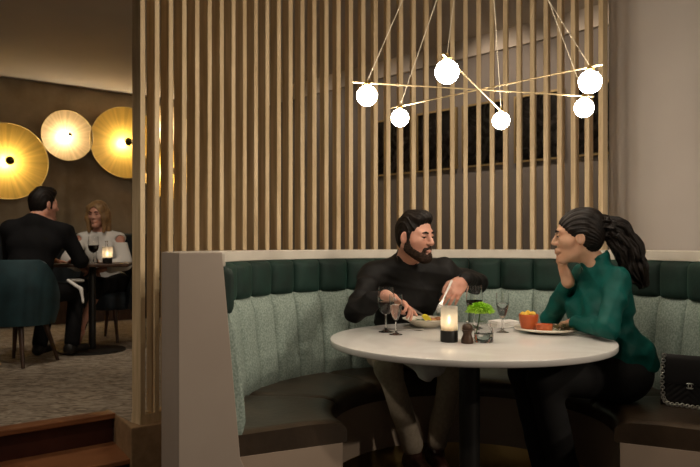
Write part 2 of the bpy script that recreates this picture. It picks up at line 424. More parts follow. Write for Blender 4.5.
for k,e in E.items():
    (ex,ey),(mx_,my_)=ends[k],through[k]; yc=245-(ZC-.024-H)*F/2.94
    dx=at(ex+(mx_-ex)*(yc-ey)/(my_-ey),yc,2.94)-o3; dx[2]=-.024; l=math.hypot(dx[0],dx[1]); f=min(1,.19/max(l,1e-6)); dx[0]*=f; dx[1]*=f
    MB().tube([e-o3+V(0,0,.006),dx],.0017,6).build('cable',M['cord'],ch)
    g=MB().ball(e-o3-V(0,0,.052),.0415,32,18).build('globe',M['globe'],ch,smooth=180)
    MB().lathe([(.012,-.014),(.016,-.006),(.008,.004),(.006,.012)],20,tuple(e-o3)).build('globe_cap',M['brass'],g)

# ------------------------------------------------------------------ things on the table
def base(x,y): return (x,y,TZ+.0005)
def glass_thing(name,loc,label,group,prof_out,level,liquid,lname,th=.0012,cat='glass'):
    """stemmed glass: prof_out runs foot -> stem -> bowl rim (r,z)"""
    t=thing(name,loc,label,cat,group)
    ib=next(i for i,(r,z) in enumerate(prof_out) if z>.05 and r>.009)   # bowl starts
    foot=prof_out[:ib]
    MB().lathe([(0,0)]+foot+[(0,foot[-1][1]+.004)],32).build('stem',M['glass'],t,smooth=60)
    bowl=prof_out[ib:]
    inn=[(max(r-th,0.0005),z+ (th if i<2 else 0)) for i,(r,z) in enumerate(bowl)]
    MB().lathe([(0,bowl[0][1]-.004)]+bowl+inn[::-1]+[(0,inn[0][1])],40).build('bowl',M['glass'],t,smooth=60)
    # liquid just inside the wall
    lq=[(0,inn[0][1]+.001)]; 
    for (r,z),(r2,z2) in zip(inn[:-1],inn[1:]):
        if z>=level: break
        lq.append((r+.0003,z+.0003))
        if z2>level: f=(level-z)/(z2-z); lq.append((r+(r2-r)*f+.0003,level))
    lq.append((0,level))
    MB().lathe(lq,40).build(lname,liquid,t,smooth=50)
    return t
wprof=[(.034,.0),(.034,.0015),(.02,.004),(.006,.012),(.0038,.03),(.0036,.068),(.0055,.077),(.016,.083),(.029,.097),(.0365,.116),(.0388,.136),(.038,.165),(.0355,.188),(.0335,.205)]
g1=glass_thing('wine_glass',base(.164,3.16),'red wine glass at the left edge of the marble table before the bearded man','red wine glasses',wprof,.138,M['wine'],'wine')
g2=dup(g1,base(.582,3.24),'stemmed red wine glass standing behind the lime green flower')
fprof=[(.03,.0),(.03,.0015),(.017,.004),(.006,.010),(.004,.03),(.004,.055),(.0095,.065),(.017,.08),(.0245,.105),(.0285,.13),(.0292,.155),(.0285,.178)]
g3=glass_thing('water_glass',base(.2035,3.07),'slender tapered water glass just right of the leftmost wine glass','water glasses',fprof,.132,M['water'],'water')
g4=dup(g3,base(.693,3.15),'tapered water glass between the green flower and the orange bowl')
# candle holder
cd=thing('candle_holder',base(.407,2.845),'frosted glass candle holder glowing on a black base, nearest the camera on the marble table','candle holder')
MB().lathe([(.0,0),(.033,0),(.0355,.002),(.0355,.044),(.034,.047),(.031,.047),(.031,.040),(0,.040)],40).build('holder_base',M['black'],cd,smooth=50)
MB().lathe([(.0335,.047),(.0345,.048),(.0345,.144),(.0335,.145),(.0322,.144),(.0322,.048)],40).rings([]) if False else None
mb=MB(); pr=[(.0322,.047),(.0345,.047),(.0345,.144),(.0333,.145),(.0322,.144),(.0322,.047)]
mb.lathe(pr[:5]+[pr[5]],40); mb.f=[f for f in mb.f if len(f)==4]; mb.build('glass_shade',M['frost'],cd,smooth=50)
MB().lathe([(0,.041),(.019,.041),(.019,.066),(.017,.067),(0,.065)],28).build('candle',M['wax'],cd)
MB().lathe([(0,.072),(.004,.076),(.0058,.084),(.0045,.094),(.0015,.106),(0,.11)],16).build('flame',M['flame'],cd,smooth=180)
# pepper mill
pm=thing('pepper_mill',base(.474,2.80),'small dark wooden pepper mill between the candle and the green flower','pepper mill')
MB().lathe([(0,0),(.024,0),(.0245,.004),(.0235,.02),(.019,.03),(.0165,.038),(.019,.046),(.022,.05),(.0225,.053),(0,.054)],32).build('mill_body',M['blackwood'],pm,smooth=60)
MB().lathe([(0,.055),(.021,.055),(.0225,.060),(.0205,.070),(.013,.078),(0,.080)],32).build('mill_top',M['blackwood'],pm,smooth=60)
MB().ball((0,0,.084),(.006,.006,.0055),16,10).build('knob',M['steel'],pm,smooth=180)
# vase with the chrysanthemum
vs_=thing('vase',base(.546,2.83),'small clear glass jar of water holding the lime green flower','vase')
pr=[(0,0),(.036,0),(.039,.003),(.0395,.04),(.036,.056),(.028,.066),(.027,.076),(.029,.08),(.0275,.080),(.0255,.075),(.0265,.066),(.0345,.055),(.0375,.04),(.037,.007),(0,.007)]
MB().lathe(pr,40).build('jar',M['glass'],vs_,smooth=60)
MB().lathe([(0,.0075),(.0367,.0075),(.0371,.035),(0,.035)],40).build('water',M['water'],vs_,smooth=50)
fl=thing('flower',(.535,2.83,TZ+.012),'lime green chrysanthemum standing in the small glass jar','flower')
mb=MB(); rr=random.Random(3)
hc=V(-.004,0,.112)
for i in range(420):
    f=(i+.5)/420; th=i*2.39996; el=math.acos(1-1.12*f)        # 0 = up
    d=V(math.sin(el)*math.cos(th),math.sin(el)*math.sin(th),math.cos(el))
    l=.018+.022*f**.7+rr.uniform(-.008,.006); side=nrm(np.cross(d,(0,0,1) if el>.1 else (1,0,0)))
    w=.0036; b=hc+V(d[0]*.020,d[1]*.020,d[2]*.02-.004)
    pts=[]
    for q,(t,ww) in enumerate(((0,.5),(.4,.95),(.75,1),(1,.35))):
        cpt=b+d*l*t*V(1,1,.7)+V(0,0,1)*(.010*math.sin(t*PI*.75)+rr.uniform(-.003,.003)*t)*(1-f*.3)
        pts+= [cpt+side*w*ww+V(0,0,.0010),cpt-side*w*ww+V(0,0,.0010),cpt-V(0,0,.0010)]
    mb.add(pts,[(q*3+a,q*3+(a+1)%3,q*3+3+(a+1)%3,q*3+3+a) for q in range(3) for a in range(3)]+[(0,2,1),(9,10,11)])
mb.build('flower_head',M['petal'],fl,smooth=60)
MB().tube([(-.028,.005,.003),(-.018,.003,.03),(-.009,.001,.07),(-.004,0,.11)],.0028,8).build('stem',M['leaf'],fl)
def leafmesh(p,d,l,w,mb,curl=.2):
    d=nrm(d); s=nrm(np.cross(d,(0,0,1))); u=np.cross(s,d); vs=[];k=5
    for i in range(k+1):
        t=i/k; ww=w*math.sin(PI*(.08+.9*t))**.8; c=V(*p)+d*l*t-u*curl*l*t*t
        vs+=[c-s*ww,c+u*.0015,c+s*ww,c-u*.0012]
    mb.add(vs,[(i*4+a,i*4+(a+1)%4,i*4+4+(a+1)%4,i*4+4+a) for i in range(k) for a in range(4)]+[(3,2,1,0),(k*4,k*4+1,k*4+2,k*4+3)])
    return mb
leafmesh((-.012,0,.055),(.9,-.3,.5),.045,.013,MB()).build('leaf',M['leaf'],fl,smooth=50)
leafmesh((-.016,0,.04),(-.5,-.4,.8),.035,.010,MB()).build('leaf',M['leaf'],fl,smooth=50)
leafmesh((-.01,0,.07),(.8,.5,.2),.04,.012,MB()).build('leaf',M['leaf'],fl,smooth=50)

# man's shallow bowl and food
bw=(.372,3.365)
pl=thing('shallow_bowl',base(*bw),'wide cream shallow bowl of food in front of the bearded man','bowl')
pr=[(0,0),(.055,0),(.058,.004),(.075,.014),(.098,.032),(.118,.039),(.1185,.042),(.112,.0415),(.095,.036),(.07,.018),(.05,.009),(0,.008)]
MB().lathe(pr,64).build('dish',M['ceramic'],pl,smooth=60)
def blob(nm,loc,r,m,label,cat,group=None,seed=0,R=None,kind=None):
    rr=random.Random(seed); mb=MB().ball((0,0,0),r,16,10); ph=[rr.uniform(0,6) for _ in range(6)]; vs=[]
    for v in mb.v:
        d=1+.13*math.sin(v[0]/r[0]*2.3+ph[0])*math.cos(v[1]/r[1]*2.1+ph[1])+.1*math.sin(v[2]/r[2]*3+ph[2])
        vs.append(tuple(V(*v)*d))
    mb.v=vs; o=mb.build(nm,m,smooth=180,loc=loc,rz=rr.uniform(0,6)); return tag(o,label,cat,group,kind)
blob('meat_piece',(bw[0]+.02,bw[1]-.01,TZ+.03),(.034,.024,.018),M['meat'],'larger browned piece of food in the cream shallow bowl','food','browned pieces in the shallow bowl',2)
blob('meat_piece',(bw[0]+.064,bw[1]+.012,TZ+.037),(.026,.02,.014),M['meat'],'smaller browned piece at the right side of the cream shallow bowl','food','browned pieces in the shallow bowl',3)
mb=MB()
for i in range(26):
    rr=random.Random(i); a=rr.uniform(0,6.28); leafmesh((-.048+rr.uniform(-.03,.03),rr.uniform(-.03,.02),.0+rr.uniform(0,.012)),(math.cos(a),math.sin(a),rr.uniform(.1,.6)),.03,.009,mb)
tag(mb.build('salad_leaves',M['leaf'],smooth=50,loc=(bw[0]-.0,bw[1]-.015,TZ+.022)),'chopped green salad at the left side of the cream shallow bowl','salad',kind='stuff')
# lemon wedge
mb=MB(); n=10; vs=[]
for s in (-1,1):
    for i in range(n+1):
        a=PI*i/n; vs.append((math.cos(a)*.030,s*(.004+.010*math.sin(a)),math.sin(a)*.028))
fs=[tuple(range(n+1)),tuple(range(2*n+1,n,-1))]+[(i,n+1+i,n+2+i,i+1) for i in range(n)]+[(0,n,2*n+1,n+1)]
mb.add(vs,fs); o=mb.build('lemon_wedge',M['lemon'],smooth=40,loc=(bw[0]-.012,bw[1]-.035,TZ+.034),rz=.35); o.rotation_euler=(.25,.9,.35)
tag(o,'yellow lemon wedge propped in the cream shallow bowl','lemon')

# woman's plate
pc=(.902,3.165)
wp=thing('plate',base(*pc),'wide cream plate holding the orange bowl in front of the woman in green','plate')
MB().lathe([(0,0),(.085,0),(.09,.002),(.125,.009),(.147,.014),(.1495,.0185),(.147,.0225),(.142,.0215),(.12,.0165),(.085,.007),(0,.007)],64).build('dish',M['ceramic'],wp,smooth=60)
zb=TZ+.0085
ob=thing('small_bowl',(.812,3.15,zb),'deep orange bowl filled with yellow chunks on the woman\'s plate','bowl')
MB().lathe([(0,0),(.028,0),(.031,.003),(.038,.03),(.0435,.062),(.0435,.073),(.0425,.0745),(.041,.073),(.040,.06),(.035,.03),(.026,.008),(0,.007)],48).build('cup',M['orange'],ob,smooth=60)
for i,(x,y,z,l) in enumerate(((-.018,-.012,.073,'front left yellow chunk'),(.014,-.014,.075,'front right yellow chunk'),(.0,.012,.078,'topmost yellow chunk'),(-.02,.014,.072,'back left yellow chunk'),(.021,.012,.073,'back right yellow chunk'))):
    blob('potato_chunk',(.812+x,3.15+y,zb+z),(.0185,.015,.012),M['yellowfood'],l+' heaped in the deep orange bowl','food','yellow chunks in the orange bowl',10+i)
rk=thing('ramekin',(.862,3.075,zb+.002),'low red orange ramekin of sauce on the front of the woman\'s plate','ramekin')
MB().lathe([(0,0),(.031,0),(.034,.002),(.0375,.03),(.0385,.035),(.036,.0355),(.0345,.03),(.031,.006),(0,.005)],40).build('cup',M['orange'],rk,smooth=60)
MB().lathe([(0,.006),(.031,.0065),(.0345,.029),(.02,.031),(0,.0315)],32).build('sauce',M['sauce'],rk,smooth=60)
mb=MB()
for i in range(60):
    rr=random.Random(100+i); a=rr.uniform(0,6.28); leafmesh((rr.gauss(0,.02),rr.gauss(0,.016),rr.uniform(0,.022)),(math.cos(a),math.sin(a),rr.uniform(0,.9)),.026,.007,mb)
M['salad']=noisy(mat('mixed_salad',(.1,.09,.04),.5),(.04,.075,.02),(.24,.16,.075),60,2)
tag(mb.build('salad_leaves',M['salad'],smooth=50,loc=(.955,3.085,zb+.008)),'mixed salad heaped at the right side of the woman\'s plate','salad',kind='stuff')

# napkins and cutlery
def folded(nm,loc,dx,dy,h,rz,label,layers=3):
    mb=MB()
    for k in range(layers):
        s=1-.05*k; n=8; G=[]
        for i in range(n+1):
            G.append([(dx*s*(i/n-.5),-dy*s/2,h*k/layers+.0006+.0015*math.sin(i*1.3+k)),(dx*s*(i/n-.5),dy*s/2,h*k/layers+.0006+.0015*math.sin(i*1.1+k*2)),
                      (dx*s*(i/n-.5),dy*s/2,h*(k+.85)/layers+.0015*math.sin(i*1.1+k*2)+.0006),(dx*s*(i/n-.5),-dy*s/2,h*(k+.85)/layers+.0006+.0015*math.sin(i*1.3+k))])
        mb.rings(G)
    return tag(mb.build(nm,M['napkin'],smooth=40,loc=loc,rz=rz),label,'napkin')
folded('napkin',(.745,3.36,TZ+.002),.13,.10,.03,.3,'white folded napkin lying behind the orange bowl on the marble table')
def fork_mesh():
    mb=MB(); pts=[(-.10,0,.001),(-.04,0,.003),(.01,0,.006),(.035,0,.003),(.045,0,.002)]
    ws=[.006,.0045,.0028,.006,.0105]
    mb.rings([[(x,-w,z),(x,w,z),(x,w,z+.0018),(x,-w,z+.0018)] for (x,y,z),w in zip(pts,ws)])
    for i in range(4):
        y=-.0087+.0058*i
        mb.rings([[(x,y-w,z),(x,y+w,z),(x,y+w,z+.0015),(x,y-w,z+.0015)] for x,w,z in ((.045,.0016,.002),(.07,.0014,.002),(.093,.0006,.007))])
    return mb
def knife_mesh():
    mb=MB(); mb.rings([[(x,-w,-h),(x,w,-h),(x,w,h),(x,-w,h)] for x,w,h in ((-.10,.005,.002),(-.095,.007,.0032),(-.02,.0055,.003),(-.005,.004,.0025),(.0,.008,.001),(.06,.0095,.0009),(.09,.008,.0008),(.108,.001,.0006))])
    return mb
def spoon_mesh():
    mb=MB(); mb.rings([[(x,-w,z),(x,w,z),(x,w,z+.0016),(x,-w,z+.0016)] for x,w,z in ((-.09,.005,.0015),(-.03,.0035,.004),(.02,.002,.006),(.03,.006,.004),(.045,.012,.002),(.06,.013,.002),(.072,.009,.0035),(.078,.003,.005))]); return mb
def orient(o,p,x,up=(0,0,1)):
    x=nrm(x); y=nrm(np.cross(up,x)); z=np.cross(x,y)
    o.matrix_world=Matrix(((x[0],y[0],z[0],p[0]),(x[1],y[1],z[1],p[1]),(x[2],y[2],z[2],p[2]),(0,0,0,1))); return o
o=tag(fork_mesh().build('fork',M['steel'],smooth=40),'steel fork lying at the right edge of the marble table by the woman\'s plate','fork','forks'); orient(o,(.985,3.035,TZ+.001),(-.5,.45,0))
o=tag(knife_mesh().build('knife',M['steel'],smooth=40),'steel knife lying beside the fork in front of the woman in green','knife','knives'); orient(o,(1.02,3.01,TZ+.004),(-.62,.32,0))
o=tag(spoon_mesh().build('spoon',M['steel'],smooth=40),'steel spoon lying on the marble behind the two left glasses','spoon'); orient(o,(.265,3.2,TZ+.001),(.85,.15,0))

# ------------------------------------------------------------------ handbag
hb=thing('handbag',(1.318,2.94,.4695),'black quilted handbag with a chain strap on the brown leather seat beside the woman','handbag')
hx=nrm((.93,-.37,-.03)); hn=nrm((-.37,-.93,.12)); hz=nrm(np.cross(hn,hx))*1; 
if hz[2]<0: hz=-hz
Wb,Hb,Db=.205,.215,.06
def bagpt(x,y,z): return hx*x-hn*y+hz*z      # x along, y depth (away from camera), z up
mb=MB(); nx,nz_=44,44; G=[]
for k in range(2):
    for i in range(nx+1):
        for j in range(nz_+1):
            x=Wb*i/nx; z=Hb*j/nz_; e=min(x,Wb-x,z,Hb-z)
            q=abs(((z+abs(x-Wb/2)*.9)/.024)%1-.5)*2
            b=.004*(1-q**4)+(-.018*max(0,1-e/.02)**2)
            G.append(bagpt(x,(0 - b) if k==0 else (Db+b),z))
k1=(nx+1)*(nz_+1); w=nz_+1
fs=[]
for i in range(nx):
    for j in range(nz_):
        a=i*w+j; fs+= [(a,a+w,a+w+1,a+1),(k1+a,k1+a+1,k1+a+w+1,k1+a+w)]
for i in range(nx):
    for j in (0,nz_): a=i*w+j; fs.append((a,a+w,k1+a+w,k1+a))
for j in range(nz_):
    for i in (0,nx): a=i*w+j; fs.append((a,a+1,k1+a+1,k1+a))
mb.add(G,fs); mb.build('bag_body',M['quilt'],hb,smooth=60)
mb=MB()
rg=[]
for t,zz,yy in ((0,Hb-.004,.03),(1,Hb+.002,.0),(2,Hb-.02,-.008),(3,Hb*.55,-.011),(4,Hb*.44,-.009)):
    rg.append([bagpt(.012,yy,zz),bagpt(Wb-.012,yy,zz),bagpt(Wb-.012,yy+.004,zz-.001),bagpt(.012,yy+.004,zz-.001)])
mb.rings(rg).build('flap',M['quilt'],hb,smooth=60)
mb=MB(); cp=bagpt(Wb*.53,-.016,Hb*.42)
for s in (-1,1):
    pts=[cp+hx*(s*.0045+.011*math.cos(a)*s)+hz*.011*math.sin(a) for a in np.linspace(.75,2*PI-.75,14)]
    mb.tube(pts,.0019,8)
mb.build('clasp',M['steel'],hb,smooth=60)
mb=MB(); path=[]
for t in np.linspace(0,1,16): path.append((.008-.012*math.sin(t*PI)*.5,-.012,Hb-.005-(Hb-.045)*t))
for t in np.linspace(0,1,8)[1:]: a=t*PI/2; path.append((.008+.035*(1-math.cos(a)),-.014,.040-.033*math.sin(a)))
for t in np.linspace(0,1,17)[1:]: path.append((.043+(Wb-.05)*t,-.015,.007+.002*math.sin(t*9)))
for i,p in enumerate(path):
    q=path[min(i+1,len(path)-1)]; p0=path[max(i-1,0)]
    t=nrm(bagpt(*q)-bagpt(*p0)); ax=nrm(np.cross(t,hn)) if i%2 else hn
    mb.torus(bagpt(*p),.0075,.0023,ax,12,6)
mb.build('chain',M['steel'],hb,smooth=180)

# ------------------------------------------------------------------ far room: wall lamps, frames, bench
def onwall(px,q,d):
    k=(px-350)/F; t=(k*q[1]-q[0])/(d[0]-k*d[1]); return q+d*t
nin=V(-n1[0],-n1[1],0); xw=V(d1[0],d1[1],0)
LR=Matrix(((xw[0],0,nin[0]),(xw[1],0,nin[1]),(0,1,0)))       # columns: along wall, up, out
M['bulb']=mat('bulb',(1,.85,.6),.5,emis=(1,.79,.48),estr=190)
M['bulbpale']=mat('bulb_pale',(1,.9,.7),.5,emis=(1,.82,.60),estr=105)
M['darkball']=mat('bronze_ball',(.16,.13,.05),.22,1)
def wlamp(px,py,r,small,label):
    p=onwall(px,q1,d1); z=H-(py-245)*p[1]/F
    t=thing('wall_lamp',(p[0],p[1],z),label,'wall lamp','round gold wall lamps')
    t.matrix_world=Matrix.Translation((p[0],p[1],z)) @ LR.to_4x4()
    dz=.07
    pr=[(0,.035)]+[(r*i/14,.035+dz*(i/14)**2) for i in range(1,15)]+[(r+.006,.035+dz+.002),(r+.007,.035+dz-.006),(r,.033+dz-.006)]+[(r*i/14,.029+dz*(i/14)**2) for i in range(13,0,-1)]+[(0,.029)]
    MB().lathe(pr,96).build('dish',M['dishpale' if small else 'dish'],t,smooth=60)
    MB().torus((0,0,.035+dz),r+.003,.0055,n=96).build('rim',M['gold'],t,smooth=180)
    MB().lathe([(.07,0),(.07,.028),(.02,.034)],32).build('wall_mount',M['brass'],t,smooth=40)
    MB().tube([(0,0,.03),(0,0,.17)],.008,12).build('stem',M['brass'],t)
    MB().ball((0,0,.125),.03,24,14).build('bulb',M['bulbpale' if small else 'bulb'],t,smooth=180)
    MB().ball((0,0,.185),.024 if small else .05,24,14).build('ball_cap',M['darkball'],t,smooth=180)
wlamp(6,162,.428,False,'large round gold wall lamp at the left end, above the man in the black suit')
wlamp(65,136.5,.295,True,'smallest pale round wall lamp, second from the left, high above the blond woman')
wlamp(123,143.5,.44,False,'large round gold wall lamp partly cut off by the first slats of the screen')
wlamp(165,129,.29,True,'round pale wall lamp glimpsed through the left slats, higher of two')
wlamp(166,172,.36,False,'round gold wall lamp glimpsed through the left slats, lower of two')

# framed pictures on the wall behind the screen
M['picture']=noisy(mat('dark_botanical_print',(.02,.02,.02),.6),(.014,.013,.012),(.34,.31,.28),4.5,4,(1,1,1),.47,.64,distort=2.0)
M['pane']=mat('picture_pane',(.02,.02,.02),.04,spec=.6,alpha=1)
xin=V(-n2[0],-n2[1]); zb_,zt_=1.86,2.44
uu=[(-1.22,-.72),(-.66,-.17),(-.11,.375),(.45,.925),(1.0,1.48)]
dsc=['leftmost','second from left','middle one','second from right','rightmost']
for (a,b),l in zip(uu,dsc):
    w=b-a; h=zt_-zb_; c=q2+d2*((a+b)/2*1.0)
    t=thing('picture_frame',(c[0],c[1],(zb_+zt_)/2),'gold framed dark botanical picture behind the slat screen, %s in the row'%l,'picture','framed dark pictures behind the screen')
    t.rotation_euler.z=math.atan2(d2[1],d2[0])
    y0=-.003 ; mb=MB()
    for s in (-1,1):
        mb.box((s*(w/2-.009),y0-.0125,0),(.018,.025,h)); mb.box((0,y0-.0125,s*(h/2-.009)),(w-.036,.025,.018))
    mb.build('frame',M['oldgold'],t,smooth=0)
    MB().box((0,y0-.006,0),(w-.036,.008,h-.036)).build('picture',M['picture'],t,smooth=0)
    MB().box((0,y0-.012,0),(w-.036,.003,h-.036)).build('glass_pane',M['glass'],t,smooth=0)

# dark bench along the lamp wall
bn=thing('wall_bench',(0,0,0),'dark navy upholstered bench along the wall under the round lamps','bench')
def bb(u0,u1,o0,o1,z0,z1,nm,m,bev):
    a=q1+d1*((u0+u1)/2)-n1*((o0+o1)/2); MB().box((a[0],a[1],(z0+z1)/2),(u1-u0,o1-o0,z1-z0),[(d1[0],d1[1],0),(n1[0],n1[1],0),(0,0,1)]).build(nm,m,bn,smooth=35,bevel=bev,seg=3)
bb(-.6,2.6,.02,.16,ZU+.12,ZU+1.03,'backrest',M['navy'],.03)
bb(-.6,2.6,.17,.55,ZU+.30,ZU+.46,'seat',M['navy'],.03)
bb(-.58,2.58,.05,.52,ZU+.001,ZU+.30,'plinth',M['blackwood'],.004)

# far table
ft=thing('dining_table',(-2.165,5.82,ZU+.001),'small dark square table standing between the suited man and the blond woman','table')
ft.rotation_euler.z=.25
MB().box((0,0,.722),(.62,.62,.026)).build('tabletop',M['blackwood'],ft,smooth=35,bevel=.006)
MB().lathe([(.03,.012),(.03,.71)],24).build('column',M['black'],ft)
MB().lathe([(.27,0),(.27,.008),(.26,.014),(0,.016)],48).build('base_plate',M['black'],ft)
fz=ZU+.001+.7355
g5=dup(g1,(-2.125,5.74,fz),'red wine glass on the small dark table in front of the blond woman',scale=(1.12,1.12,1.08))
def spot(px,py,Y): p=at(px,py,Y); return (p[0],p[1],fz)
tg=thing('tumbler',(-2.065,5.75,fz),'clear short tumbler between the wine glass and the candle on the far dark table','glass')
MB().lathe([(0,0),(.033,0),(.036,.002),(.038,.095),(.0365,.095),(.0345,.006),(0,.006)],32).build('tumbler_body',M['glass'],tg,smooth=60)
vt=thing('candle_holder',(-1.995,5.70,fz),'small glowing frosted votive candle on the far dark table','candle holder')
mb=MB(); mb.lathe([(.036,.045),(.040,.047),(.042,.135),(.039,.135),(.036,.047)],32); mb.f=[f for f in mb.f if len(f)==4]; mb.build('glass_shade',M['frost'],vt,smooth=50)
MB().lathe([(0,0),(.036,0),(.038,.004),(.038,.046),(0,.046)],32).build('holder_base',M['black'],vt,smooth=50)
M['flame2']=mat('flame_far',(1,.7,.3),.5,emis=(1,.72,.42),estr=60)
MB().lathe([(0,.06),(.005,.065),(.008,.075),(.005,.09),(0,.1)],16).build('flame',M['flame2'],vt,smooth=180)
bt=thing('bottle',(-2.09,5.95,fz),'small clear glass bottle standing behind the tumbler on the far table','bottle')
MB().lathe([(0,0),(.028,0),(.030,.003),(.030,.10),(.012,.14),(.011,.18),(.013,.185),(.010,.186),(.009,.14),(.027,.10),(.027,.006),(0,.006)],28).build('bottle_body',M['glass'],bt,smooth=60)

# dining chairs of the far table: shell, seat, four tapered legs
def chair(loc,rz,m,label):
    t=thing('dining_chair',loc,label,'chair','upholstered dining chairs',rz)
    # local: faces +y
    def shell(nm,r0,z0,z1,th):
        mb=MB(); rg=[]
        n=25
        for i in range(n):
            a=math.radians(-205+230*i/(n-1)); e=abs(i/(n-1)-.5)*2
            top=z1-(z1-z0-.22)*max(0,(e-.62)/.38)**1.3
            cx,cy=math.cos(a),math.sin(a)
            def q(r,z): return (cx*r*1.08,cy*r*.95,z)
            k=.03
            rg.append([q(r0,z0),q(r0+th,z0),q(r0+th+.03,(z0+top)/2),q(r0+th+.035,top-.015),q(r0+th/2+.035,top),q(r0+.035,top-.015),q(r0+.02,(z0+top)/2)])
        mb.rings(rg).build(nm,m,t,smooth=60)
    shell('backrest',.205,.30,.78,.045)
    MB().lathe([(0,.29),(.20,.29),(.225,.31),(.228,.40),(.21,.45),(.15,.465),(0,.468)],40).build('seat',m,t,smooth=60)
    for sx in (-1,1):
        for sy in (-1,1):
            MB().tube([(sx*.13,sy*.13,.30),(sx*.20,sy*.19,0)],[.021,.012],12).build('leg',M['blackwood'],t)
    return t
chair((-2.49,5.20,ZU+.001),-.25,M['tealvelvet'],'teal upholstered dining chair with its back to the camera, the suited man sits on it')
chair((-2.24,6.50,ZU+.001),PI-.28,M['navy'],'dark navy dining chair on tapered legs, the blond woman sits on it')

# ------------------------------------------------------------------ signed distance modelling for the people
class S:
    def __init__(s): s.ops=[]
    def cone(s,a,b,ra,rb=None,k=.03,m='u',flat=None):
        s.ops.append(('c',V(*a),V(*b),ra,ra if rb is None else rb,k,m,flat)); return s
    def ell(s,c,r,R=None,k=.02,m='u'):
        s.ops.append(('e',V(*c),V(*r),R,None,k,m,None)); return s
    def cut(s,p,n,k=.004):
        s.ops.append(('p',V(*p),nrm(n),None,None,k,'i',None)); return s
    def sub(s,other,m='i',k=.004,infl=0):
        s.ops.append(('s',other,infl,None,None,k,m,None)); return s
    def bounds(s):
        lo=V(9,9,9); hi=-lo
        for o in s.ops:
            if o[6]!='u': continue
            if o[0]=='c': r=max(o[3],o[4]); pts=[o[1]-r,o[2]-r,o[1]+r,o[2]+r]
            elif o[0]=='e': r=max(o[2]); pts=[o[1]-r,o[1]+r]
            elif o[0]=='s': l,h=o[1].bounds(); pts=[l-o[2],h+o[2]]
            for p in pts: lo=np.minimum(lo,p); hi=np.maximum(hi,p)
        return lo,hi
def op_d(o,p):
    if o[0]=='c':
        a,b,ra,rb,fl=o[1],o[2],o[3],o[4],o[7]; ba=b-a; pa=p-a
        sc=1
        if fl is not None:
            fn,sc=fl; pa=pa+(pa@fn)[:,None]*fn*(1/sc-1); ba=ba+(ba@fn)*fn*(1/sc-1)
        h=np.clip(pa@ba/max(ba@ba,1e-12),0,1)
        return (np.linalg.norm(pa-h[:,None]*ba,axis=1)-(ra+(rb-ra)*h))*(sc if sc<1 else 1)
    if o[0]=='e':
        q=p-o[1]
        if o[3] is not None: q=q@o[3]
        k0=np.linalg.norm(q/o[2],axis=1); k1=np.linalg.norm(q/(o[2]**2),axis=1)
        return k0*(k0-1)/np.maximum(k1,1e-9)
    if o[0]=='p': return (p-o[1])@o[2]
    return ev(o[1],p)-o[2]
def comb(d,x,k,m):
    if m=='u':
        h=np.clip(.5+.5*(d-x)/k,0,1); return d+(x-d)*h-k*h*(1-h)
    if m=='s': x=-x
    h=np.clip(.5-.5*(d-x)/k,0,1); return d+(x-d)*h+k*h*(1-h)
def ev(sd,p):
    d=np.full(len(p),9.0)
    for o in sd.ops: d=comb(d,op_d(o,p),o[5],o[6])
    return d
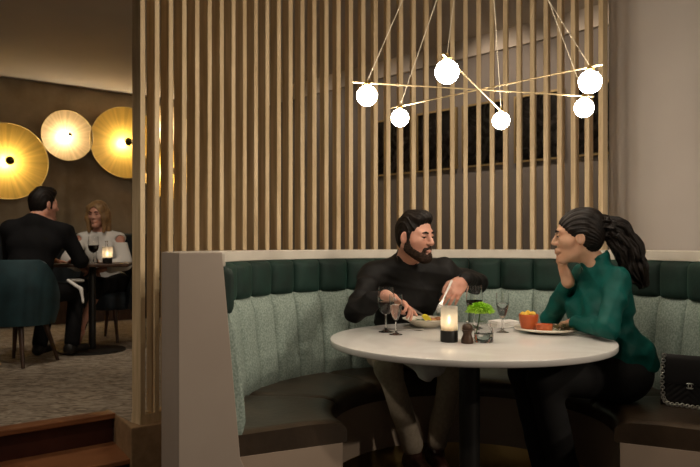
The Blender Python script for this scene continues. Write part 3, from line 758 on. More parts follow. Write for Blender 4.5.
def nets(sd,res,disp=None,amp=0):
    lo,hi=sd.bounds(); lo=lo-res*3-amp; hi=hi+res*3+amp; Bk=8
    nb=np.ceil((hi-lo)/(res*Bk)).astype(int); dims=nb*Bk
    gi=np.stack(np.meshgrid(*[np.arange(n) for n in nb],indexing='ij'),-1).reshape(-1,3)
    cen=lo+(gi*Bk+(Bk-1)/2)*res; hd=Bk/2*res*1.74
    per=[]; d=np.full(len(cen),9.0)
    for o in sd.ops:
        x=op_d(o,cen); per.append(x); d=comb(d,x,o[5],o[6])
    act=np.nonzero(np.abs(d)<hd*1.5+amp)[0]
    D=np.repeat(np.repeat(np.repeat(np.where(d>0,1,-1).reshape(nb).astype(np.float32),Bk,0),Bk,1),Bk,2)
    loc=np.stack(np.meshgrid(*[np.arange(Bk)]*3,indexing='ij'),-1).reshape(-1,3)
    for c0 in range(0,len(act),500):
        ac=act[c0:c0+500]; pts=(lo+(gi[ac][:,None,:]*Bk+loc[None])*res); na=len(ac)
        dd=np.full((na,Bk**3),9.0)
        for o,x in zip(sd.ops,per):
            if o[0]=='p': rel=np.ones(na,bool)
            elif o[6]=='u': rel=x[ac]<np.maximum(d[ac],0)+3.2*hd+o[5]
            elif o[6]=='s': rel=x[ac]<2.5*hd+o[5]
            else: rel=np.ones(na,bool)
            if not rel.any(): continue
            q=pts[rel].reshape(-1,3); y=op_d(o,q).reshape(-1,Bk**3)
            dd[rel]=comb(dd[rel],y,o[5],o[6])
        if disp is not None: dd=dd+disp(pts.reshape(-1,3)).reshape(na,-1)
        for q,b in enumerate(gi[ac]):
            i,j,k=b*Bk; D[i:i+Bk,j:j+Bk,k:k+Bk]=dd[q].reshape(Bk,Bk,Bk)
    s=D<0; n=[x-1 for x in D.shape]
    cnt=np.zeros(n,np.int8)
    for i in (0,1):
        for j in (0,1):
            for k in (0,1): cnt+=s[i:i+n[0],j:j+n[1],k:k+n[2]]
    I,J,K=np.nonzero((cnt>0)&(cnt<8)); idx=np.full(n,-1,np.int32); idx[I,J,K]=np.arange(len(I))
    acc=np.zeros((len(I),3)); num=np.zeros(len(I)); cs=[(i,j,k) for i in (0,1) for j in (0,1) for k in (0,1)]
    for a in cs:
        for ax in range(3):
            if a[ax]: continue
            b=list(a); b[ax]=1
            da=D[I+a[0],J+a[1],K+a[2]]; db=D[I+b[0],J+b[1],K+b[2]]; mk=(da<0)!=(db<0)
            t=np.where(mk,da/np.where(mk,da-db,1),0)
            pos=np.tile(np.array(a,float),(len(I),1)); pos[:,ax]+=t
            acc+=pos*mk[:,None]; num+=mk
    verts=lo+(np.stack([I,J,K],1)+acc/num[:,None])*res
    faces=[]
    for ax in range(3):
        o1,o2=[(1,2),(2,0),(0,1)][ax]
        sl=[slice(None)]*3; sl2=[slice(None)]*3; sl[ax]=slice(0,-1); sl2[ax]=slice(1,None)
        ed=s[tuple(sl)]!=s[tuple(sl2)]; e=np.argwhere(ed); 
        e=e[(e[:,o1]>0)&(e[:,o2]>0)&(e[:,o1]<n[o1])&(e[:,o2]<n[o2])]
        ins=s[e[:,0],e[:,1],e[:,2]]
        def cell(u,w):
            c=e.copy(); c[:,o1]-=u; c[:,o2]-=w; return idx[c[:,0],c[:,1],c[:,2]]
        q=np.stack([cell(1,1),cell(0,1),cell(0,0),cell(1,0)],1)
        q=np.where(ins[:,None],q,q[:,::-1]); faces.append(q[(q>=0).all(1)])
    return verts,np.concatenate(faces)
def sdf_obj(name,sd,res,m,parent,base,disp=None,amp=0):
    v,f=nets(sd,res,disp,amp); v=v-np.array(base)
    me=bpy.data.meshes.new(name); me.vertices.add(len(v)); me.vertices.foreach_set('co',v.astype(np.float32).ravel())
    me.loops.add(len(f)*4); me.polygons.add(len(f)); me.loops.foreach_set('vertex_index',f.astype(np.int32).ravel())
    me.polygons.foreach_set('loop_start',np.arange(len(f),dtype=np.int32)*4)
    me.update(calc_edges=True); me.validate()
    return link(name,me,m,parent,smooth=180,fix=False)
def folds(amp,fr,seed,dirs=None):
    rg=np.random.RandomState(seed); ks=rg.normal(size=(7,3)); ks/=np.linalg.norm(ks,axis=1)[:,None]; ks*=rg.uniform(.6,1.5,size=(7,1))*fr; ph=rg.uniform(0,6.28,7)
    def f(p):
        w=.35*np.sin(p@(ks[0][[1,2,0]])*.35)
        return amp*sum(np.abs(np.sin(p@k/2+h+2*w))-.6 for k,h in zip(ks,ph))/2.6
    return f

class Head:
    def __init__(s,c,f,up=(0,0,1),sc=1.0):
        s.c=V(*c); s.f=nrm(f); s.l=nrm(np.cross(up,s.f)); s.u=np.cross(s.f,s.l); s.R=np.stack([s.f,s.l,s.u],1); s.sc=sc
    def p(s,x,y,z): return s.c+s.R@(V(x,y,z)*s.sc)
    def skin(s,sd,neck,fem=False,ear=True,inf=0):
        q=s.sc; p=s.p
        def E(c,r,k=.02,m='u'): sd.ell(p(*c),(V(*r)+inf)*q,s.R,k,m)
        def Cn(a,b,ra,rb,k=.02,m='u'): sd.cone(p(*a),p(*b),(ra+inf)*q,(rb+inf)*q,k,m)
        E((-.014,0,.036),(.098,.076,.084)); E((.026,0,-.03),(.061,.052,.080) if fem else (.064,.058,.085),.03)
        jw=.045 if fem else .056
        for t in (-1,1):
            Cn((-.012,t*jw,-.048),(.066,t*.014,-.102 if not fem else -.099),.015 if fem else .020,.013 if fem else .018,.03)
            Cn((.056,t*.040,-.014),(.04,t*.05,-.02),.021,.02,.03)
            Cn((.080,t*.012,.027),(.068,t*.042,.028),.010,.009,.02)
        Cn((.074,-.008,-.098),(.074,.008,-.098),.0145 if fem else .020,.0145 if fem else .020,.022)
        for t in (-1,1): sd.ell(p(.100,t*.033,.006),V(.020,.019,.013)*q,s.R,.014,'s')
        for t in (-1,1):
            ex,ey=(.0750,.0300) if fem else (.0765,.0325); sd.ell(p(ex,t*ey,.0125),V(.0142,.0150,.0088)*q,s.R,.004); sd.ell(p(ex-.0005,t*ey,-.0030),V(.0134,.0145,.0060)*q,s.R,.005)
        nl=.107 if fem else .111
        Cn((.088,0,.016),(nl,0,-.022),.0075,.0095 if fem else .0115,.014)
        for t in (-1,1): Cn((nl-.008,t*.009,-.026),(nl-.014,t*.012,-.026),.0075,.007,.008)
        for t in (-1,1):
            Cn((.0925,0,-.054),(.080,t*.023,-.059),.0075,.004,.008)
            Cn((.0915,0,-.0655),(.080,t*.021,-.0615),.008,.004,.008)
        sd.cone(p(.103,-.02,-.0597),p(.103,.02,-.0597),.0045*q,.0045*q,.006,'s')
        if ear:
            for t in (-1,1):
                sd.ell(p(-.010,t*.078,-.004),V(.020,.008,.031)*q,s.R@rotz(t*-.35),.008)
                sd.ell(p(-.004,t*.088,.002),V(.010,.006,.016)*q,s.R,.006,'s')
        nr=.048 if fem else .060
        sd.cone(p(-.022,0,-.05),neck,(nr+inf)*q,(nr+.006+inf)*q,.03)
    def eyes(s,root,base,skinm,fem=False):
        ex,ey,er=(.0745,.0295,.0112) if fem else (.0762,.0325,.0120)
        for t in (-1,1):
            o=MB().ball((0,0,0),er*s.sc,20,12).build('eye',M['eye'],root,smooth=180)
            mw=Matrix.Translation(s.p(ex,t*ey,.0055)-np.array(base)) @ Matrix(s.R.tolist()).to_4x4(); o.matrix_local=mw
        for t in (-1,1):
            b=S(); b.cone(s.p(ex+.0135,t*(ey-.010),.0062),s.p(ex+.0145,t*ey,.0082),.0017,.0020,.002); b.cone(s.p(ex+.0145,t*ey,.0082),s.p(ex+.0085,t*(ey+.013),.0058),.0020,.0018,.002)
            sdf_obj('eyelashes',b,.0014,M['hair'],root,base)
        for t in (-1,1):
            b=S(); pts=[(.0945,t*.015,.0275),(.0920,t*.03,.0315),(.081,t*.046,.0275)]
            for a,c,r0,r1 in ((0,1,.0042,.0045),(1,2,.0045,.0025)): b.cone(s.p(*pts[a]),s.p(*pts[c]),r0*s.sc,r1*s.sc,.004)
            sdf_obj('eyebrow',b,.002,M['hair'],root,base)
def rotz(a): c,s=math.cos(a),math.sin(a); return np.array([[c,-s,0],[s,c,0],[0,0,1.]])

def hand(sd,w,f,n,side,curl,thumb=.5,sc=1.0,spread=.10):
    """side +1 left, -1 right; n = direction the palm faces"""
    w=V(*w); f=nrm(f); n=V(*n); n=nrm(n-f*(n@f)); s=np.cross(n,f)*side
    R_=np.stack([f,s,n],1); P_=lambda x,y,z: w+R_@(V(x,y,z)*sc)
    sd.ell(P_(.052,.0,.0),V(.052,.040,.0145)*sc,R_,.012)
    sd.cone(P_(-.01,0,0),P_(.03,0,0),.026*sc,.024*sc,.02)
    sd.cone(P_(.02,.022,.006),P_(.055,.028,.006),.017*sc,.013*sc,.014)
    tips=[]
    for i,(y,l,b) in enumerate(((.030,.076,.088),(.010,.084,.093),(-.011,.078,.091),(-.030,.060,.082))):
        a=curl[i]; pos=V(b,y,0); ang=a*.55; yaw=spread*(1.5-i)*.6
        segs=(.44,.31,.25); r=(.0098,.0088,.008,.0068) if i<3 else (.0086,.0078,.007,.006)
        for j,q in enumerate(segs):
            d=V(math.cos(ang)*math.cos(yaw),math.sin(yaw),math.sin(ang)); nx=pos+d*l*q
            sd.cone(P_(*pos),P_(*nx),r[j]*sc,r[j+1]*sc,.0035 if j else .008); pos=nx; ang+=a*(.8 if j==0 else .55)
        tips.append(P_(*pos))
    b=V(.024,.030,.008); d1_=nrm(V(.75,.62,.25+.2*thumb)); m1=b+d1_*.040; d2_=nrm(V(.93,.15-.3*thumb,.35*thumb+.1)); m2=m1+d2_*.030; m3=m2+nrm(V(.95,-.1-.3*thumb,.3*thumb))*.024
    sd.cone(P_(*b),P_(*m1),.0145*sc,.0115*sc,.012); sd.cone(P_(*m1),P_(*m2),.011*sc,.010*sc,.004); sd.cone(P_(*m2),P_(*m3),.010*sc,.0078*sc,.003)
    return tips,P_

def torso(sd,J,i=0,w=1.0,fem=False,k=.05):
    u=nrm(J['shL']-J['shR']); mid=(J['shR']+J['shL'])/2; pe=J['pel']; ax=nrm(mid-pe); ch=mid-ax*.12; be=pe+(mid-pe)*.42; fr=nrm(np.cross(ax,u))*-1
    sd.cone(J['shR'],J['shL'],.050*w+i,.050*w+i,k)
    sd.cone(J['neck'],J['shR']*.75+mid*.25,.050*w+i,.047*w+i,k); sd.cone(J['neck'],J['shL']*.75+mid*.25,.050*w+i,.047*w+i,k)
    sd.cone(ch-u*.075*w,ch+u*.075*w,.098*w+i,None,k); sd.cone(mid,ch,.08*w+i,.10*w+i,k)
    sd.cone(be-u*.045*w,be+u*.045*w,(.088 if fem else .098)*w+i,None,k); sd.cone(ch,be,.105*w+i,.10*w+i,k)
    sd.cone(pe-u*.08,pe+u*.08,(.112 if fem else .10)*w+i,None,k); sd.cone(be,pe,.10*w+i,.11*w+i,k)
    return u,mid,ax,ch,be,fr
def arms(sd,J,i=0,w=1.0,end=0.0,k=.03):
    for t in 'RL':
        sh,el,wr=J['sh'+t],J['el'+t],J['wr'+t]
        sd.cone(sh,el,.050*w+i,.040*w+i,k); sd.cone(el,wr-nrm(wr-el)*end,.040*w+i,.027*w+i*.8,k*.8)
def legs(sd,J,i=0,w=1.0,k=.04,end=0.0,flare=0):
    for t in 'RL':
        h,kn,an=J['hip'+t],J['kn'+t],J['an'+t]
        sd.cone(h,kn,.085*w+i,.058*w+i,k); sd.cone(kn,an-nrm(an-kn)*end,.056*w+i,.036*w+i+flare,k)
def feet(sd,J,dirs,i=0,w=1.0):
    for t,d in zip('RL',dirs):
        d=nrm(d); a=J['an'+t]; hz=a[2]-.0
        heel=a+V(0,0,-.055)-d*.03; toe=a+V(0,0,-.065)+d*.155
        sd.cone(a,heel,.034*w+i,.032*w+i,.03); sd.cone(heel,toe,.034*w+i,.024*w+i,.03,flat=None)
def collar(sd,a,b,r,th):
    """open ring of cloth round the neck"""
    t=S(); t.cone(a,b,r+th,r+th-.002,.004); t2=S(); t2.cone(a-(b-a)*1.5,b+(b-a)*1.5,r,r-.002,.004)
    t.sub(t2,'s',.003); t.cut(b,b-a,.003); t.cut(a,a-b,.003); sd.sub(t,'u',.006)

def joints(**k): return {a:V(*b) for a,b in k.items()}
def person(base,label): return thing('person',base,label,'person')

# ------------------------------------------------------------------ the bearded man
bs=(.27,3.70,.02)
man=person(bs,'bearded man in a black shirt leaning on the marble table with cutlery in both hands')
J=joints(neck=(.298,3.570,1.055),shR=(.125,3.60,.995),shL=(.485,3.60,1.002),elR=(.028,3.385,.832),elL=(.680,3.70,.945),
         wrR=(.175,3.27,.905),wrL=(.568,3.47,.972),pel=(.28,3.80,.585),hipR=(.19,3.76,.575),hipL=(.37,3.78,.575),knR=(.185,3.33,.555),knL=(.50,3.36,.545),
         anR=(.310,3.36,.150),anL=(.425,3.43,.150))
hd=Head((.325,3.455,1.187),(.72,-.69,-.09),(-.05,0,1),.965)
sk=S(); hd.skin(sk,J['neck']); torso(sk,J,-.022); arms(sk,J,-.006,1.0); legs(sk,J,-.012); feet(sk,J,[(.3,-1,0),(.1,-1,0)],-.008)
tR,PR=hand(sk,J['wrR'],(.88,-.20,-.36),(-.35,-.25,-1),-1,[.28,.75,.9,1.0],.7,1.0)
tL,PL=hand(sk,J['wrL'],(-.56,-.45,-.62),(-.1,.75,-.55),1,[.55,.5,.6,.7],.5,1.0)
sdf_obj('body',sk,.0036,M['skin'],man,bs)
hd.eyes(man,bs,M['skin'])
lp=S(); lp.cone(hd.p(.0915,-.014,-.0655),hd.p(.0915,.014,-.0655),.0068,.0068,.006); sdf_obj('lips',lp,.0022,M['lipm'],man,bs)
# shirt
sh=S(); torso(sh,J,.010,1.06); arms(sh,J,.014,1.03,end=.012); sh.cone(J['neck']+V(.002,-.01,.055),hd.p(-.02,0,-.02),.060,.08,.008,'s')
collar(sh,J['neck']+V(.002,-.006,-.010),J['neck']+V(.008,-.036,.046),.068,.008)
fm=folds(.016,48,5)
sdf_obj('shirt',sh,.0046,M['shirt'],man,bs,fm,.015)
mb=MB()
# trousers
tr=S(); legs(tr,J,.004,1.0,.04,.03,.012); tr.cone(J['hipR'],J['hipL'],.105,.105,.05)
sdf_obj('trousers',tr,.006,M['khaki'],man,bs,folds(.005,40,9),.005)
so=S(); feet(so,J,[(.3,-1,0),(.1,-1,0)],.008); 
for t in 'RL': so.cut(J['an'+t]+V(0,0,.0),(0,0,1),.01)
sdf_obj('shoes',so,.006,M['shoe'],man,bs)
# hair, beard
def strands(h,fr,amp,mode=0):
    def f(p):
        q=(p-h.c)@h.R/h.sc
        if mode==0: a=q[:,1]*1.0+.25*q[:,2]+.1*np.sin(q[:,0]*40)*.1; return amp*(np.sin(a*fr)*.6+np.sin(a*fr*1.9+q[:,0]*25)*.4)
        a=np.arctan2(q[:,1],q[:,2]+.05)*.09; return amp*(np.sin(a*fr+q[:,0]*18+2*np.sin(q[:,0]*30+q[:,1]*25))*.6+np.sin(a*fr*2.1+1)*.4)
    return f
def man_hair(h,root,base,res=.0034):
    hr=S(); p=h.p; q=h.sc
    hr.ell(p(-.016,0,.036),V(.103,.079,.091)*q,h.R,.02); hr.ell(p(-.03,0,-.01),V(.078,.072,.075)*q,h.R,.02)
    hr.ell(p(.008,0,.096),V(.080,.060,.036)*q,h.R,.02); hr.cone(p(.050,-.024,.102),p(.050,.024,.103),.026*q,.026*q,.02); hr.cone(p(.045,0,.110),p(-.04,0,.110),.030*q,.028*q,.02)
    hr.cut(p(.046,0,.040),h.R@V(.80,0,-.60),.008); hr.cut(p(0,0,-.072),h.R@V(.25,0,-1),.006)
    for t in (-1,1): hr.ell(p(-.006,t*.092,-.010),V(.024,.024,.034)*q,h.R,.008,'s')
    for t in (-1,1): hr.cone(p(.012,t*.071,.02),p(.014,t*.0715,-.022),.010*q,.008*q,.008)
    return sdf_obj('hair',hr,res,M['hair'],root,base,strands(h,330,.0022),.003)
man_hair(hd,man,bs)
br=S(); hd.skin(br,J['neck'],inf=.0048,ear=False)
rg=S(); p=hd.p
for t in (-1,1):
    rg.cone(p(.008,t*.076,-.01),p(.014,t*.074,-.06),.014,.022,.01); rg.cone(p(.014,t*.074,-.064),p(.072,t*.034,-.110),.024,.030,.01)
    rg.cone(p(.104,t*.003,-.0475),p(.090,t*.03,-.056),.0095,.009,.006); rg.cone(p(.090,t*.031,-.056),p(.080,t*.032,-.092),.0095,.015,.006)
rg.cone(p(.085,-.02,-.112),p(.085,.02,-.112),.030,.030,.01); rg.cone(p(.100,0,-.082),p(.098,0,-.095),.009,.014,.006)
br.sub(rg,'i',.006)
sdf_obj('beard',br,.0028,M['beard'],man,bs,strands(hd,420,.0012,1),.002)
# cutlery in the man's hands
kf=tag(knife_mesh().build('knife',M['steel'],smooth=40),'steel table knife held in the bearded man\'s right hand over the cream bowl','knife','knives')
p0=at(401,302,3.245); tip=at(424,315.5,3.33); dirk=nrm(tip-p0); orient(kf,tip-dirk*.108,dirk,(0,-.6,.8))
ff=dup(bpy.data.objects['fork'],label='steel fork held upright in the bearded man\'s left hand, tines in the cream bowl')
p0=at(448,289,3.41); tip=at(437,313,3.35); dirk=nrm(tip-p0); orient(ff,tip-dirk*.093,dirk,(-.2,-1,.2))
# napkin on his lap
nb=S(); nb.cone((.22,3.30,.632),(.30,3.225,.622),.035,.045,.03,flat=(V(0,0,1),.4)); nb.cone((.30,3.225,.62),(.355,3.19,.575),.045,.04,.03,flat=(V(0,-.8,.6),.4)); nb.cone((.355,3.19,.575),(.42,3.21,.585),.04,.03,.03,flat=(V(0,-.8,.6),.4))
v,f=nets(nb,.004,folds(.005,70,3),.005); me=bpy.data.meshes.new('napkin'); me.from_pydata([tuple(x) for x in v-V(.3,3.23,.6)],[],[tuple(map(int,x)) for x in f])
tag(link('napkin',me,M['napkin'],smooth=180,loc=(.3,3.23,.6),fix=False),'crumpled white napkin lying on the bearded man\'s lap under the table','napkin')

# ------------------------------------------------------------------ the woman in green
bs=(1.25,3.10,.02)
wo=person(bs,'woman with a dark ponytail in a teal green blouse resting her chin on her hand')
J=joints(neck=(1.105,3.130,1.062),shR=(1.105,3.29,1.0),shL=(1.160,2.995,.993),elR=(.968,3.335,.803),elL=(1.065,2.86,.803),
         wrR=(.998,3.175,.985),wrL=(1.005,3.10,.797),pel=(1.195,3.10,.60),hipR=(1.18,3.185,.575),hipL=(1.18,3.015,.575),knR=(.805,3.20,.560),knL=(.835,2.985,.560),
         anR=(.89,3.14,.140),anL=(.93,2.99,.140))
hw=Head((1.024,3.115,1.180),(-.955,.29,-.02),(0,0,1),1.0)
sk=S(); hw.skin(sk,J['neck'],True); torso(sk,J,-.022,.9,True); arms(sk,J,-.005,.86); legs(sk,J,-.012); feet(sk,J,[(-1,-.1,0),(-1,-.2,0)],-.008,.85)
hand(sk,J['wrR'],(-.36,-.10,.93),(.9,.12,.3),-1,[.75,.85,.95,1.0],.3,1.04)
hand(sk,J['wrL'],(-.02,1,-.08),(.0,0,-1),1,[.25,.25,.3,.3],.2,.9)
sdf_obj('body',sk,.0035,M['skin2'],wo,bs)
hw.eyes(wo,bs,M['skin2'],True)
lp=S()
for t in (-1,1): lp.cone(hw.p(.0945,0,-.0545),hw.p(.083,t*.021,-.0592),.006,.0035,.004); lp.cone(hw.p(.0935,0,-.0652),hw.p(.083,t*.019,-.0612),.0068,.0035,.004)
lp.cone(hw.p(.105,-.02,-.0597),hw.p(.105,.02,-.0597),.0035,.0035,.004,'s')
sdf_obj('lips',lp,.0022,M['lips'],wo,bs)
bl=S(); u,mid,ax,chs,be,fr=torso(bl,J,.005,.90,True,.04)
for t in (-1,1): bl.ell(chs+u*t*.075+fr*.075-ax*.02,V(.075,.075,.075),None,.05)
arms(bl,J,.012,.86,end=.02,k=.02); bl.cone(J['neck']+V(0,0,.055),hw.p(-.02,0,-.02),.052,.07,.008,'s')
collar(bl,J['neck']+V(.014,0,-.022),J['neck']+V(-.012,0,.034),.060,.010)
# the open front of the collar
bl.ell(J['neck']+V(-.085,.012,.01),V(.035,.017,.06),None,.006,'s')
bl.cone(J['pel']-u*.065+V(.01,0,.05),J['pel']+u*.065+V(.01,0,.05),.122,None,.05); bl.cut(J['pel']+V(0,0,.005),(.0,0,-1),.01)
sdf_obj('blouse',bl,.0044,M['greenblouse'],wo,bs,folds(.013,55,21),.010)
tr=S(); legs(tr,J,.010,1.0,.04,.02,.02); tr.cone(J['hipR'],J['hipL'],.105,.105,.05); tr.cone(J['pel']-u*.07,J['pel']+u*.07,.112,None,.05)
sdf_obj('trousers',tr,.006,M['trouser'],wo,bs,folds(.004,40,11),.005)
so=S(); feet(so,J,[(-1,-.1,0),(-1,-.2,0)],.006,.85)
for t in 'RL': so.cut(J['an'+t]+V(0,0,-.035),(0,0,1),.01)
sdf_obj('shoes',so,.006,M['black'],wo,bs)
hr=S(); p=hw.p
hr.ell(p(-.016,0,.038),V(.103,.081,.090),hw.R,.02); hr.ell(p(-.045,0,-.008),V(.064,.070,.066),hw.R,.03); hr.ell(p(-.035,0,.092),V(.068,.056,.038),hw.R,.03)
hr.cut(p(.018,0,-.006),hw.R@V(.74,0,-.67),.008); hr.cut(p(-.03,0,-.075),hw.R@V(.5,0,-1),.008)
for t in (-1,1): hr.ell(p(.004,t*.090,-.016),V(.020,.022,.024),hw.R,.008,'s')
for t in (-1,1): hr.cone(p(.03,t*.066,.035),p(-.03,t*.076,.018),.012,.014,.01)
sdf_obj('hair',hr,.0030,M['hair'],wo,bs,strands(hw,520,.0020,1),.0025)
pt=S(); pts=[p(-.095,0,.050),V(1.135,3.11,1.232),V(1.195,3.10,1.205),V(1.240,3.085,1.13),V(1.262,3.07,1.04),V(1.285,3.055,.965)]
rs=[.030,.038,.050,.052,.044,.010]
for a,b,r0,r1 in zip(pts[:-1],pts[1:],rs[:-1],rs[1:]): pt.cone(a,b,r0,r1,.04)
for a,b,r in (((1.17,3.06,1.22),(1.26,3.02,1.09),.020),((1.22,3.14,1.20),(1.292,3.10,1.05),.022),((1.27,3.07,1.08),(1.312,3.05,.975),.012),((1.22,3.05,1.10),(1.235,3.04,.985),.014),((1.17,3.08,1.17),(1.215,3.06,1.06),.016)): pt.cone(a,b,r,r*.5,.02)
def pdisp(q):
    best=np.full(len(q),9.); th=np.zeros(len(q)); tt=np.zeros(len(q))
    for i,(a,b) in enumerate(zip(pts[:-1],pts[1:])):
        d=b-a; h=np.clip((q-a)@d/(d@d),-.0,1); w=q-a-h[:,None]*d; r=np.linalg.norm(w,axis=1); n=nrm(np.cross(d,(0,1,0)))
        m=r<best; best=np.where(m,r,best); th=np.where(m,np.arctan2(w@n,w[:,1]),th); tt=np.where(m,i+h,tt)
    return .0055*np.sin(7*th+2.2*np.sin(tt*2.6))+.0035*np.sin(15*th-1.8*np.sin(tt*3.3+1)+tt)+.002*np.sin(31*th+tt*2)
sdf_obj('ponytail',pt,.0036,M['hair'],wo,bs,pdisp,.011)

# ------------------------------------------------------------------ the far couple
bs=(-2.42,5.28,ZU)
fm_=person(bs,'man in a black suit seen from behind on the teal chair, far left')
J=joints(neck=(-2.415,5.34,1.335),shR=(-2.235,5.42,1.265),shL=(-2.60,5.30,1.265),elR=(-2.14,5.50,1.02),elL=(-2.70,5.52,1.03),wrR=(-2.24,5.64,1.02),wrL=(-2.47,5.72,1.02),
         pel=(-2.46,5.25,.80),hipR=(-2.37,5.28,.775),hipL=(-2.55,5.23,.775),knR=(-2.24,5.68,.77),knL=(-2.46,5.66,.77),anR=(-2.23,5.56,.375),anL=(-2.46,5.50,.375))
hf=Head((-2.385,5.40,1.455),(.55,.82,-.05),(0,0,1),1.05)
sk=S(); hf.skin(sk,J['neck']); torso(sk,J,-.012,1.05); arms(sk,J,-.008); legs(sk,J,-.014); 
hand(sk,J['wrR'],(-.5,.8,-.1),(0,0,-1),-1,[.4]*4,.4); hand(sk,J['wrL'],(.5,.8,-.1),(0,0,-1),1,[.4]*4,.4)
sdf_obj('body',sk,.007,M['skin'],fm_,bs)
su=S(); torso(su,J,.014,1.06); arms(su,J,.016,1.05,end=.04); su.cut(J['neck']+V(.01,.02,.035),(.2,.3,1),.01)
su.cone(J['pel']-V(.09,.03,.05),J['pel']+V(.09,-.03,-.05),.115,None,.05)
sdf_obj('jacket',su,.0075,M['suit'],fm_,bs,folds(.007,26,31),.007)
tr=S(); legs(tr,J,.008,1.0,.04,.0,.015); sdf_obj('trousers',tr,.008,M['suit'],fm_,bs)
so=S(); feet(so,J,[(.35,.9,0),(.1,1,0)],.006); sdf_obj('shoes',so,.007,M['black'],fm_,bs)
man_hair(hf,fm_,bs,.005)
nb=S(); nb.cone((-2.235,5.50,.865),(-2.12,5.46,.80),.014,.016,.01); nb.cone((-2.12,5.46,.80),(-2.095,5.44,.70),.016,.01,.01)
nb.cone((-2.25,5.56,.865),(-2.16,5.56,.862),.03,.03,.02,flat=(V(0,0,1),.4))
v,f=nets(nb,.005,folds(.003,70,3),.003); me=bpy.data.meshes.new('napkin'); me.from_pydata([tuple(x) for x in v-V(-2.2,5.5,.8)],[],[tuple(map(int,x)) for x in f])
tag(link('napkin',me,M['napkin'],smooth=180,loc=(-2.2,5.5,.8),fix=False),'white napkin trailing from the lap of the man in the black suit','napkin')

bs=(-2.2,6.45,ZU)
fw=person(bs,'blond woman in a white cold shoulder top sitting opposite the suited man')
J=joints(neck=(-2.235,6.38,1.275),shR=(-2.405,6.37,1.205),shL=(-2.075,6.42,1.205),elR=(-2.46,6.22,1.02),elL=(-1.975,6.25,.985),wrR=(-2.27,6.10,.93),wrL=(-2.14,6.12,.93),
         pel=(-2.19,6.47,.79),hipR=(-2.28,6.44,.775),hipL=(-2.10,6.46,.775),knR=(-2.30,6.06,.80),knL=(-2.13,6.07,.80),anR=(-2.375,6.18,.42),anL=(-2.30,6.08,.42))
for _k in J: J[_k]=J[_k]+V(-.06,0,0)
hq=Head((-2.305,6.335,1.425),(-.12,-.98,-.10),(0,0,1),.98)
sk=S(); hq.skin(sk,J['neck'],True); torso(sk,J,-.010,.88,True); arms(sk,J,.0,.85); legs(sk,J,-.006,.9); feet(sk,J,[(-.1,-1,-.45),(.2,-1,-.45)],-.006,.85)
hand(sk,J['wrR'],(.85,-.2,-.15),(0,0,-1),-1,[.5]*4,.4,.9); hand(sk,J['wrL'],(-.85,-.25,-.1),(0,0,-1),1,[.5]*4,.4,.9)
sdf_obj('body',sk,.006,M['skin'],fw,bs); hq.eyes(fw,bs,M['skin'],True)
tp=S(); torso(tp,J,.010,.90,True); 
for t in 'RL':
    sd_=nrm(J['el'+t]-J['sh'+t]); tp.cone(J['sh'+t]+sd_*.09,J['el'+t],.066,.070,.02); tp.cone(J['el'+t],J['el'+t]*.45+J['wr'+t]*.55,.066,.06,.02)
    tp.ell(J['sh'+t]+sd_*.03+V(.02 if t=='L' else -.02,-.03,.01),V(.052,.06,.05),None,.006,'s')
tp.cut(J['neck']+V(0,-.03,.0),(0,-.3,1),.01)
sdf_obj('blouse',tp,.007,M['whitecloth'],fw,bs,folds(.006,40,41),.006)
sk2=S(); legs(sk2,J,.008,.9,.04,.30); sk2.cone(J['hipR'],J['hipL'],.12,None,.04); sdf_obj('skirt',sk2,.009,M['suit'],fw,bs)
so=S(); feet(so,J,[(-.1,-1,-.45),(.2,-1,-.45)],.005,.85)
for t in 'RL': so.cut(J['an'+t]+V(0,0,-.05),(0,-.4,1),.01)
sdf_obj('shoes',so,.006,M['black'],fw,bs)
hr=S(); p=hq.p; hr.ell(p(-.014,0,.040),V(.108,.086,.094),hq.R,.02)
for t in (-1,1):
    hr.cone(p(.04,t*.066,.07),p(.035,t*.078,-.03),.022,.026,.03); hr.cone(p(.035,t*.078,-.03),p(.045,t*.072,-.155),.026,.014,.03); hr.cone(p(-.03,t*.07,.0),p(-.04,t*.075,-.15),.04,.03,.04)
hr.ell(p(.085,0,-.02),V(.06,.050,.09),hq.R,.012,'s')
sdf_obj('hair',hr,.006,M['blonde'],fw,bs,strands(hq,260,.0016,1),.002)

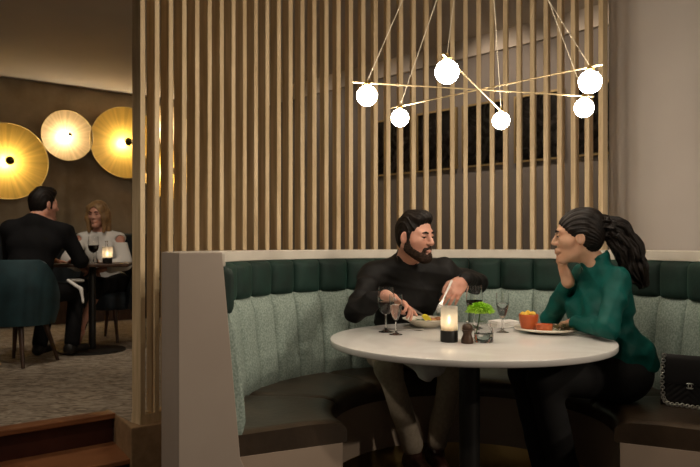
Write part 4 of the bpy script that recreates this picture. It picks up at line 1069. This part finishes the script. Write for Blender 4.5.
# ------------------------------------------------------------------ light
def area(name,loc,size,energy,col,rot=None,sy=None,spread=None):
    l=bpy.data.lights.new(name,'AREA'); l.energy=energy; l.color=col; l.size=size
    if sy: l.shape='RECTANGLE'; l.size_y=sy
    if spread: l.spread=spread
    o=bpy.data.objects.new(name,l); COL.objects.link(o); o.location=loc
    if rot is not None: o.rotation_euler=rot
    return o
def unseen_spot(x,y,z,en,tx,ty,tz,ang,col=(1,.85,.68),r=.05):  # unseen ceiling spot, added to light the room; no fixture modelled
    l=bpy.data.lights.new('unseen_spot','SPOT'); l.energy=en; l.color=col; l.spot_size=math.radians(ang); l.spot_blend=.8; l.shadow_soft_size=r
    o=bpy.data.objects.new('unseen_spot',l); COL.objects.link(o); o.location=(x,y,z)
    o.rotation_euler=(Vector((tx-x,ty-y,tz-z))).to_track_quat('-Z','Y').to_euler()
unseen_spot(3.3,.7,ZC-.05,95,.6,2.9,.7,70)
unseen_spot(4.6,-1.0,ZC-.05,190,.3,3.0,.5,50)  # both right-hand spots are unseen, placed so the slat sides stay dark
unseen_spot(-2.2,.9,ZC-.05,65,-.9,2.9,.4,60)  # added from the left to brighten the outer shell strip and steps
unseen_spot(.3,1.0,ZC-.05,24,.4,2.4,.6,80)  # added front fill for the face of the woman in green
unseen_spot(-2.0,4.6,ZC-.03,55,-2.2,6.4,.9,85)  # added to brighten the blond woman
unseen_spot(-2.6,3.2,ZC-.03,50,-2.2,4.6,.3,85)  # added to lift the carpet of the far room
for k,en in ((-2.0,9),(-.9,12),(.3,28),(1.2,20)):
    p=q2+d2*k-n2*.8; t=q2+d2*k; unseen_spot(p[0],p[1],ZC-.03,en,t[0],t[1],2.2,105,(1,.80,.62))  # unseen washers added to brighten the fascia and picture wall
w=bpy.data.worlds.new('world'); SC.world=w; w.use_nodes=True
w.node_tree.nodes['Background'].inputs[0].default_value=(1,.86,.74,1); w.node_tree.nodes['Background'].inputs[1].default_value=.075

SC.view_settings.view_transform='Standard'; SC.view_settings.look='None'; SC.view_settings.gamma=1; SC.view_settings.exposure=.14
try: SC.view_settings.use_curve_mapping=False
except Exception: pass
cy=SC.cycles; cy.use_denoising=True; cy.max_bounces=10; cy.transmission_bounces=10; cy.transparent_max_bounces=10; cy.caustics_reflective=False; cy.caustics_refractive=False; cy.sample_clamp_indirect=6; cy.blur_glossy=1
